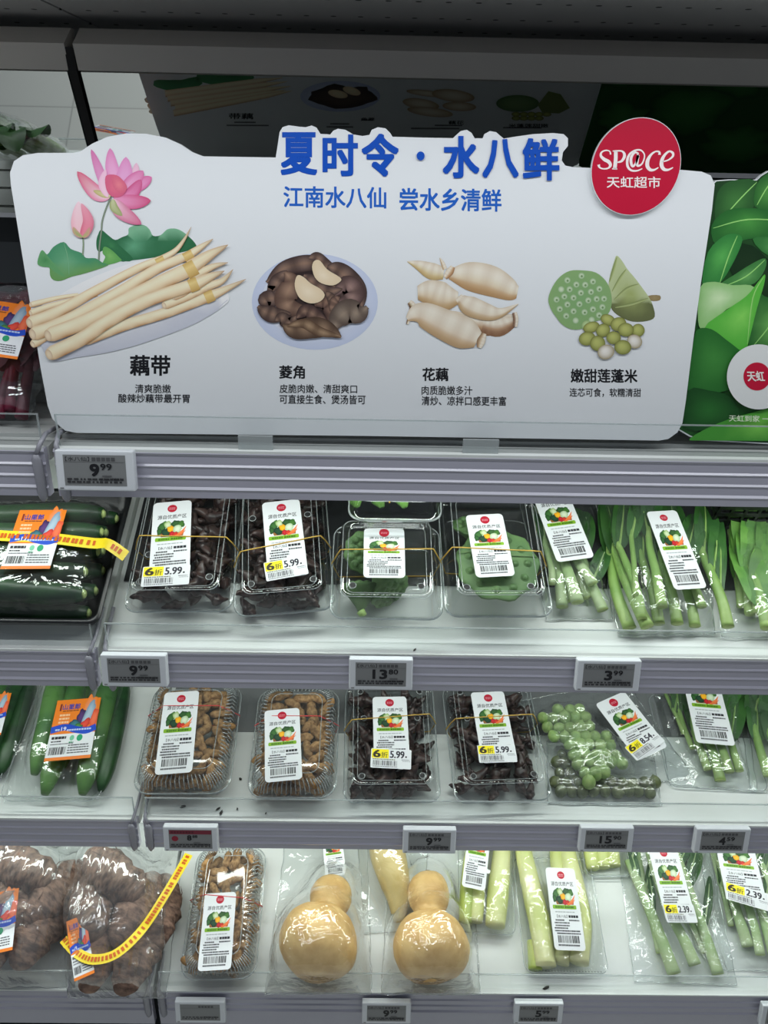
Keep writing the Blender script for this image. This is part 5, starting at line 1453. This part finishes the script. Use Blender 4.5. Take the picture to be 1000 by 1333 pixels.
seeds('C', grid_in([(716,985),(735,975),(790,1010),(838,1005),(860,1022),(852,1040),(800,1042),(735,1038),(716,1010)], 14.5, 2), .010, SEEDO, 'olive green lotus seed in the lower of the two seed bags', 'olive seeds in the lower bag', 1.0)
lb = bag('C', (785, 1040), 'clear bag of olive green lotus seeds lying under the bright green one')
wrap(lb, 'C', [(714, 1046), (862, 1048), (848, 965), (712, 965)], 'film', 'bag_foggy', seed=13, tight=8, wr=.001)
SAMP.clear()
seeds('C', grid_in([(700,932),(725,918),(762,918),(780,945),(800,965),(815,985),(808,1000),(790,1006),(772,1022),(755,1010),(738,985),(718,955)], 13.6, 1.6, lambda x, y: rd.uniform(0, .008)), .030, SEEDG, 'bright green lotus seed in the upper seed bag priced 8.54', 'bright seeds in the upper bag', 1.12)
sb = bag('C', (790, 1000), 'clear bag of bright green lotus seeds with a tilted 8.54 label')
Ss = list(SAMP)+[(on_deck('C', x, y, .020), .006) for x, y in ((830,900),(850,930),(870,950),(890,975),(840,960),(815,935),(895,990),(870,1000),(840,995))]
wrap(sb, 'C', [(738, 1034), (905, 1012), (815, 888), (676, 912)], 'film', 'bag_foggy', seed=14, samples=Ss, tight=10, wr=.0022)
stick(sb, 'C', .048, 'origin', (830.5, 990.6), (866.5, 967.5), (775, 916.5)); stick(sb, 'C', .0505, 'discount', (829.6, 990.6), (867, 966), (813, 973), val='8.54')

greens('C', (910, 1018), 'clear tray bag of dark leafy greens with an upright label on the third shelf', 'dark green leafy stem in the tray bag beside the seed bags', 'stems in the tray bag beside the seed bags',
  [([(922,1002),(912,975),(902,945),(890,900)], [.012,.016,.018,.016], .008, .005, LV((.6,-14,-60,.014),(.8,6,-60,.016))),
   ([(938,1016),(930,985),(918,950),(905,900)], [.014,.018,.018,.018], .0095, .006, LV((.6,-6,-60,.014),(.8,14,-60,.016))),
   ([(950,1005),(942,980),(934,955),(922,905)], [.020,.022,.022,.020], .0085, .005, LV((.6,0,-60,.016),(.8,16,-50,.016))),
   ([(963,1004),(954,975),(945,945),(934,900)], [.014,.018,.018,.018], .0075, .005, LV((.5,8,-70,.018),(.8,20,-50,.018))),
   ([(902,975),(892,950),(882,920),(868,890)], [.012,.014,.014,.012], .005, .003, LV((.6,-10,-40,.012))),
   ([(890,955),(882,935),(872,915),(860,888)], [.012,.014,.014,.012], .004, .003, LV((.5,4,-40,.010)))],
  [(872, 1022), (986, 1030), (962, 850), (842, 850)], ((907, 966.6), (958, 972), (886, 872)), .040, seed=15, leaf='leaf_green')
M8, w8 = seat('C', (872, 1024), (1000, 1030), .003)
t8 = thing('produce_tray', 'shallow clear tray under the dark leafy greens on the third shelf', 'tray', M8)
kk = lambda ins, z: rr_ring(w8/2-ins, ins, .17-ins, .014, z)
m = MB(); m.rings([kk(.006, .0006), kk(.002, .004), kk(-.001, .0045)], True, False); edge_loop(m, kk(-.001, .0045), .0008, 1); m.build('tray', ['clamshell', 'acrylic_edge'], t8)
greens('C', (1010, 1024), 'clear bag of dark greens cut off by the right frame edge on the third shelf', 'dark green stem in the rightmost bag of the third shelf', 'stems in the rightmost bag of the third shelf',
  [([(1000,1010),(988,970),(978,935),(966,890)], [.014,.018,.018,.016], .008, .005, LV((.4,-4,-60,.020),(.6,8,-60,.022),(.85,-6,-50,.02))),
   ([(1020,1014),(1008,975),(996,940),(984,890)], [.018,.022,.022,.020], .008, .005, LV((.4,-6,-60,.020),(.6,8,-60,.022),(.85,-6,-50,.02))),
   ([(1042,1014),(1028,975),(1016,940),(1002,890)], [.016,.020,.020,.018], .008, .005, LV((.4,-6,-60,.020),(.6,8,-60,.022),(.85,-6,-50,.02)))],
  [(978, 1030), (1075, 1034), (1040, 860), (955, 860)], None, seed=16)

# ---------------------------------------------------------------- bottom shelf: taro bags
def taro_mesh(i):
    r_ = random.Random(i+31); n = 14
    pts = [(0, .002*math.sin(j), lerp(-.062, .062, j/(n-1))) for j in range(n)]
    ra = [max(.006, .036*math.sin(PI*min(.95, .07+.88*j/(n-1)))**.45*(1+.08*math.sin(j*2.1+i))) for j in range(n)]
    m = MB().tube(pts, ra, 18, amp=.007, freq=34, seed=i)
    for q in range(10):
        th = 2*PI*q/10+r_.random(); z0 = r_.uniform(-.04, .04); r0 = .034
        m.tube([(r0*math.cos(th), r0*math.sin(th), z0), ((r0+.003)*math.cos(th+.1), (r0+.003)*math.sin(th+.1), z0-.012), ((r0-.002)*math.cos(th+.14), (r0-.002)*math.sin(th+.14), z0-.024)], [.001, .0008, .0004], 4)
    return m.mesh('taro_root', 'taro')
TARO = [taro_mesh(i) for i in range(4)]
def taro_bag(anchor, spots, label, tl, poly, seed, mat='bag'):
    b = bag('D', anchor, label); SAMP.clear()
    for i, (x, y, h, rot, tip) in enumerate(spots):
        p = on_deck('D', x, y, h)
        M = deck_frame('D', p) @ Matrix.Rotation(rot, 4, 'Z') @ Matrix.Rotation(R_(90-tip), 4, 'X')
        tag(link('taro_root', TARO[i % 4], None, M), tl, 'taro', tl.replace('brown hairy ', '') + ' group')
        ax = M.to_3x3() @ Vector((0, 0, 1))
        for q in range(-5, 6): SAMP.append((p+ax*(q*.011), .036*math.sqrt(max(0.05, 1-(q/6)**2))))
    wrap(b, 'D', poly, 'film', 'bag_crinkled', seed=seed, tight=40, wr=.007, nx=72, ny=64, margin=.007, fold=True)
    return b
tb1 = taro_bag((30, 1265), ((-10,1216,.04,.3,10),(52,1208,.04,-.3,8),(10,1170,.055,.7,20),(70,1165,.05,-.5,15),(30,1130,.08,1.2,0)), 'clear bag of brown taro roots at the left end of the bottom shelf', 'brown hairy taro root in the leftmost bag', [(-70, 1286), (96, 1286), (118, 1070), (-40, 1070)], 21)
stick(tb1, 'D', .095, 'farm', (-44, 1250), (14, 1254), (-32, 1168))
tb2 = taro_bag((140, 1290), ((126,1232,.045,.15,10),(180,1238,.040,-.2,8),(120,1180,.070,.4,25),(178,1185,.060,-.3,15),(150,1140,.09,1.0,0),(205,1190,.035,0,10)), 'clear bag of brown taro roots with a yellow tape across it', 'brown hairy taro root in the yellow taped bag', [(88, 1299), (216, 1299), (242, 1070), (74, 1070)], 22)
stick(tb2, 'D', .104, 'farm', (97, 1278), (125, 1278), (86, 1200))
tape(tb2, 'D', [(83, 1222), (100, 1240), (122, 1249), (152, 1241), (185, 1210), (215, 1165), (246, 1112)], [.080, .104, .109, .108, .104, .096, .085], .0075)

# ---------------------------------------------------------------- gourd-shaped squashes
def squash(k, p0, M_tilt, prof, mat, label, bulge=None):
    M = Matrix.Translation(p0) @ M_tilt
    t = thing('gourd_squash', label, 'squash', M)
    n = 36; rs = []
    for z, r, dx in prof:
        ring = []
        for i in range(n):
            a_ = 2*PI*i/n; q = r*(1+.012*math.sin(5*a_))
            v = Vector((q*math.cos(a_)+dx, q*math.sin(a_)*.95, z)); v += v.normalized()*(noise.noise(v*17+p0*9)*.0055+noise.noise(v*60)*.0012)
            ring.append(v)
        rs.append(ring)
    m = MB().rings(rs, True, True); m.build('body', mat, t)
    z0 = prof[-1][0]; MB().tube([(prof[-1][2], 0, z0-.002), (prof[-1][2], 0, z0+.003)], [.009, .006], 10, up=(0, 1, 0)).build('stem_scar', 'squash_scar', t)
    SAMP.clear()
    for z, r, dx in prof:
        SAMP.append((M @ Vector((dx, 0, z)), r*.98))
        for a_ in range(6): SAMP.append((M @ Vector((dx+r*.5*math.cos(a_), r*.5*math.sin(a_), z)), r*.5))
    return t
def gourd(px_b, px_n, rb, rn, k='D', lab='', mat='squash', wide=1.0, skew=0):
    """body seen centred at px_b, neck centred at px_n, lying with the neck up the slope"""
    n = shelf_n(k)
    A = on_deck(k, *px_b, rb*.96); B = on_deck(k, *px_n, rn*1.0+.006)
    ax = (B-A); d = ax.length; ax.normalize(); x = ax.cross(n).normalized(); y = ax.cross(x)
    R3 = Matrix((x, y, ax)).transposed().to_4x4()
    prof = []
    for q in range(25):
        t = q/24; z = lerp(-rb*.80, d+rn*.92, t)
        f1 = max(0, 1-(z/(rb*.80 if z < 0 else rb*.86))**2)**.5*rb if abs(z) < rb*.86 else 0
        f2 = max(0, 1-((z-d)/(rn*.92 if z > d else rn*1.25))**2)**.5*rn if abs(z-d) < rn*1.3 else 0
        w = rn*.60 if 0 < z < d else 0
        prof.append((z, max(.004, (f1**4+f2**4+w**4)**.25*1.0), skew*z))
    return squash(k, A, R3, prof, mat, lab)
def px_per_m(k, p):
    return FPX/(on_deck(k, *p)-CAM).dot(cf)
s = px_per_m('D', (415, 1230))
gourd((414, 1228), (432, 1164), 50/s, 27/s, lab='tan gourd-shaped squash with a short neck, beside the ribbed peanut box', mat='squash')
q1 = bag('D', (415, 1272), 'clear bag round the short necked squash, small barcode flag at its back')
wrap(q1, 'D', [(345, 1294), (484, 1293), (478, 1092), (372, 1092)], 'film', 'bag', seed=31, tight=26, wr=.003, margin=.006)
stick(q1, 'D', .045, 'origin', (424, 1142), (450, 1134), (419, 1086), name='barcode_flag')
gourd((561, 1233), (558, 1160), 48.5/s, 27.5/s, lab='tan hourglass squash with a thick neck, below the middle 9.99 tag', mat='squash')
q2 = bag('D', (561, 1276), 'tight clear wrap round the hourglass squash below the middle 9.99 tag')
wrap(q2, 'D', [(496, 1295), (626, 1295), (612, 1092), (508, 1092)], 'film', 'bag', seed=32, tight=14, wr=.0016, margin=.006)
SAMP.clear()
rod('gourd_squash', 'D', [(521, 1200), (517, 1160), (507, 1120), (500, 1080)], [.018, .026, .034, .034], [.010, .024, .032, .034], 'squash_pale', 'pale long squash pointing forward, behind the hourglass squash', 'squash', None, amp=.002, n=20)
q3 = bag('D', (515, 1200), 'clear bag round the pale long squash behind')
wrap(q3, 'D', [(476, 1214), (550, 1212), (560, 1060), (462, 1060)], 'film', 'bag', seed=33, tight=20, wr=.002)

# ---------------------------------------------------------------- white water-bamboo shoots in trays
def shoot(pts, h, r, lab, tipc=True):
    return rod('bamboo_shoot', 'D', pts, h, [r*.92, r, r*1.04, r*.96, r*.84, r*.72], 'shoot', lab, 'vegetable shoot', None, flat=.95, amp=.0012, freq=50, n=16)
def shoot_tray(fl, fr, Lg, lab, filmpoly, stickr, h, seed):
    M, w = seat('D', fl, fr, .003)
    t = thing('produce_tray', lab, 'tray', M)
    kk = lambda ins, z: rr_ring(w/2-ins, ins, Lg-ins, .014, z)
    m = MB(); m.rings([kk(.008, .0010), kk(.003, .014), kk(-.002, .015), kk(-.003, .016)], True, False); edge_loop(m, kk(-.003, .016), .0008, 1)
    for i in range(24): m.tube([(lerp(-w/2+.008, w/2-.008, i/23), .003, .004), (lerp(-w/2+.008, w/2-.008, i/23), .0005, .013)], .0007, 4, 1)
    m.build('tray', ['clamshell', 'acrylic_edge'], t)
    wrap(t, 'D', filmpoly, 'film', 'wrap', seed=seed, tight=12, wr=.0012)
    if stickr: stick(t, 'D', h, 'origin', *stickr)
    return t
SAMP.clear()
shoot([(711, 1258), (705, 1215), (694, 1165), (684, 1120), (676, 1075)], [.024]*5, .0185, 'thick cream shoot at the left of the labelled tray, peeled base showing')
shoot([(730, 1254), (735, 1205), (728, 1150), (722, 1090)], [.016]*4, .0150, 'cream shoot half hidden under the label of the front tray')
shoot([(754, 1254), (757, 1205), (750, 1160), (740, 1115), (734, 1080)], [.022]*5, .0175, 'greenish cream shoot at the right of the labelled tray')
rod('bamboo_shoot', 'D', [(697, 1262), (696, 1245), (694, 1225)], [.012]*3, [.012, .012, .011], 'shoot_tip', 'pale sliver of shoot low at the front of the labelled tray', 'vegetable shoot')
shoot_tray((684, 1266), (788, 1268), .185, 'clear tray of cream shoots with an upright label above the 5.99 tag', [(686, 1266), (788, 1268), (768, 1075), (664, 1075)], ((722.5, 1236.6), (762.4, 1234.5), (710, 1129.5)), .047, 41)
SAMP.clear()
shoot([(645, 1206), (648, 1165), (652, 1125), (655, 1085)], [.022]*4, .0185, 'broad cream shoot at the right of the rear tray')
shoot([(620, 1200), (622, 1160), (626, 1120), (630, 1085)], [.018]*4, .0130, 'cream shoot under the label of the rear tray')
rod('bamboo_shoot', 'D', [(606, 1200), (608, 1165), (612, 1125), (616, 1090)], [.018]*4, [.012, .013, .013, .012], 'shoot_tip', 'greener shoot at the left of the rear tray', 'vegetable shoot')
shoot_tray((600, 1214), (668, 1218), .15, 'clear tray of cream shoots set back behind the hourglass squash', [(598, 1216), (668, 1220), (676, 1060), (604, 1060)], ((601, 1153.5), (631, 1165.5), (612, 1066)), .046, 42)
SAMP.clear()
for i, x in enumerate((772, 786, 800)):
    rod('bamboo_shoot', 'D', [(x, 1131-i*2), (x-4, 1100), (x-6, 1075)], [.016]*3, [.012, .0135, .0125], 'shoot', ('cut shoot end peeping out under the 15.90 tag, leftmost', 'cut shoot end peeping out under the 15.90 tag, middle one', 'cut shoot end peeping out under the 15.90 tag, rightmost')[i], 'vegetable shoot')
shoot_tray((764, 1142), (818, 1142), .09, 'clear tray of shoots far back under the 15.90 tag', [(762, 1143), (820, 1143), (806, 1060), (756, 1060)], None, 0, 43)

# ---------------------------------------------------------------- bottom shelf, right: bagged greens
greens('D', (890, 1280), 'clear bag of three thick pale stalks priced 2.39 on the bottom shelf', 'thick pale green stalk in the left 2.39 bag', 'stalks in the left bag of the bottom shelf',
  [([(878,1268),(862,1225),(842,1175),(818,1120)], [.012,.018,.020,.016], .0125, .008, LV((.55,-6,-60,.006),(.8,-14,-50,.008),(.95,8,-50,.008))),
   ([(905,1256),(890,1222),(868,1180),(845,1110)], [.016,.020,.022,.020], .0115, .007, LV((.6,0,-70,.008),(.85,-10,-50,.008))),
   ([(935,1268),(922,1228),(905,1180),(880,1110)], [.012,.016,.018,.018], .0110, .008, LV((.5,8,-70,.008),(.8,14,-50,.010))),
   ([(860,1240),(850,1200),(838,1150),(830,1105)], [.008,.008,.008,.008], .008, .005, LV((.6,10,-50,.007))),
   ([(918,1240),(900,1195),(890,1150),(870,1100)], [.008,.008,.008,.008], .008, .005, LV((.6,20,-50,.01),(.8,20,-40,.01)))],
  [(826, 1278), (960, 1282), (915, 1070), (800, 1070)], ((868, 1201.5), (911.5, 1213.5), (843, 1102)), .046, ((868.6, 1200.6), (912, 1214), (863, 1176.6)), '2.39', seed=51, stem='stem_pale', leaf='leaf_green')
greens('D', (975, 1250), 'clear bag of slim green stalks priced 2.39 at the right frame edge', 'pale green stalk in the right 2.39 bag', 'stalks in the right bag of the bottom shelf',
  [([(974,1232),(962,1195),(948,1150),(930,1105)], [.012,.018,.020,.016], .0110, .007, LV((.5,-4,-60,.008),(.8,-10,-50,.009))),
   ([(990,1243),(982,1205),(968,1160),(950,1105)], [.016,.020,.022,.020], .0090, .006, LV((.6,4,-60,.008),(.85,-10,-50,.009))),
   ([(1008,1246),(998,1210),(985,1165),(968,1105)], [.014,.018,.020,.018], .0100, .006, LV((.5,8,-70,.009),(.8,14,-50,.010))),
   ([(1030,1240),(1018,1200),(1004,1160),(985,1105)], [.014,.018,.020,.018], .0100, .006, LV((.5,8,-70,.009),(.8,14,-50,.010))),
   ([(952,1205),(944,1170),(934,1135),(925,1100)], [.010,.010,.010,.010], .006, .004, LV((.5,-6,-40,.008)))],
  [(935, 1262), (1062, 1266), (1010, 1070), (905, 1070)], ((946, 1171), (1002, 1190), (928, 1083)), .046, ((945, 1170), (1003, 1190), (944.5, 1147.5)), '2.39', seed=52, stem='stem_pale', leaf='leaf_green')

# ---------------------------------------------------------------- top shelf, left section: bagged red and green leaves
def leafy_bag(x, y, w, n_, mat, stem, blabel, glabel, ggroup, hgt, seed, farm=None):
    SAMP.clear()
    z0 = SHELF['A'][1]+.004+(y-SHELF['A'][0])*.052
    M = Matrix.Translation((x, y, z0)); b = thing('plastic_bag', blabel, 'plastic bag', M)
    up = Vector((0, -.5, .86))
    for i in range(n_):
        bx = x+lerp(-w/2+.015, w/2-.015, (i+.5)/n_); base = Vector((bx, y+.004*(i % 3), z0+.010+.006*(i % 2)))
        t = thing('leafy_stalk', glabel, 'greens', base, ggroup)
        top = Vector((rd.uniform(-.015, .015), .10+rd.uniform(0, .02), hgt*.72))
        P = [Vector(p) for p in bez([(0, 0, 0), tuple(top*.5+Vector((0, -.006, .01))), tuple(top)], 5)]
        MB().tube(P, [lerp(.0075, .004, q/10) for q in range(11)], 9, up=up).build('stem', stem, t)
        for q in range(3):
            s0 = P[4+q*3]; tip = s0+Vector((rd.uniform(-.03, .03), .05, rd.uniform(.01, .03)*hgt/.1))
            lp = [Vector(p) for p in bez([tuple(s0), tuple((s0+tip)*.5+Vector((0, -.006, .012))), tuple(tip)], 4)]
            lm = MB(); blade(lm, lp, up, [max(.002, .022*math.sin(PI*min(.97, .1+.87*k_/8))**.7) for k_ in range(9)], .25, 0, seed=i+q); lm.build('leaf', mat, t)
    # upright pillow of film round the bunch
    rs = []; N_ = 40
    for j in range(14):
        tt = j/13; cy = tt*.135; cz = tt*hgt; hw = w/2*(1-.25*tt)*(.85+.15*math.sin(PI*tt)); th = .034*math.sin(PI*min(.97, .12+.86*tt))**.6
        ring = []
        for i in range(N_):
            a_ = 2*PI*i/N_; v = Vector((hw*math.cos(a_), cy, cz+.014)) + up*(th*math.sin(a_))
            v += Vector((noise.noise(v*45+Vector((seed, 0, 0))), noise.noise(v*45+Vector((0, seed, 5))), abs(noise.noise(v*40))))*.004
            v.z = max(v.z, .003)
            ring.append(v)
        rs.append(ring)
    MB().rings(rs, False, True).build('film', 'bag', b)
    if farm:
        A, B, C_ = (on_vert(*farm[0], farm[3]), on_vert(*farm[1], farm[3]), on_vert(*farm[2], farm[3]+.055))
        yy = (C_-A); H_ = yy.length; yy.normalize(); xx = (B-A); W_ = xx.length; xx.normalize(); nn = xx.cross(yy).normalized(); xx = yy.cross(nn)
        Ms = Matrix((xx, yy, nn)).transposed().to_4x4(); Ms.translation = A
        o = link('label_sticker', sticker_mesh('farm', round(W_, 3), round(H_, 3)), b); o.matrix_local = M.inverted() @ Ms
    return b
leafy_bag(-.452, .852, .13, 7, 'amaranth', 'amaranth', 'clear bag of dark red leaves with an orange label, left of the big sign', 'dark red leafy stem in the bag left of the big sign', 'red leaves left of the sign', .12, 61, farm=((-48, 458), (21, 473), (-24, 388), .832))
leafy_bag(-.588, .812, .14, 8, 'leaf_green', 'stem_green', 'clear bag of dark green leaves on the top shelf, seen only in the mirror', 'dark green leafy stem seen only in the mirror', 'green leaves seen in the mirror', .20, 62)

# ---------------------------------------------------------------- dry leaf scraps on the shelf fronts
plain('scrap', L(46, 44, 38), 0.8)
def scrap(k, x, y, s, label, rot):
    p = on_deck(k, x, y, .0006); n = 7; m = MB()
    pts = [Vector((s*math.cos(2*PI*i/n)*(1+.35*math.sin(i*2.3+rot)), s*.55*math.sin(2*PI*i/n)*(1+.3*math.cos(i*1.7+rot)), 0)) for i in range(n)]
    m.rings([[q+Vector((0, 0, .0)) for q in pts], [q*.9+Vector((0, 0, .0009+.0006*math.sin(i))) for i, q in enumerate(pts)]], True, True)
    o = m.build('leaf_scrap', 'scrap'); o.matrix_world = deck_frame(k, p, rot*40)
    return tag(o, label, 'scrap')
for x, y, s, lab, r_ in ((238, 1050, .0045, 'dark leaf scrap on the third shelf, nearest the joint clips', .4), (284, 1053, .0036, 'dark leaf scrap on the third shelf, in the middle of the scraps before the peanuts', 1.2), (288, 1058, .0040, 'dark leaf scrap on the third shelf, closest to the price rail', 2.0),
        (309, 1053, .0022, 'tiny dark scrap on the third shelf between the two peanut boxes', 2.6), (313, 1014, .0034, 'dark leaf scrap beside the right corner of the first peanut box', 3.3), (346, 1059, .0018, 'tiny dark speck before the second peanut box', 1.8)):
    scrap('C', x, y, s, lab, r_)
scrap('D', 711, 1286, .0055, 'grey green leaf scrap on the bottom shelf above the 5.99 tag', .7)
scrap('B', 540, 846, .0024, 'dark speck on the second shelf lip above the 13.80 tag', 1.4)
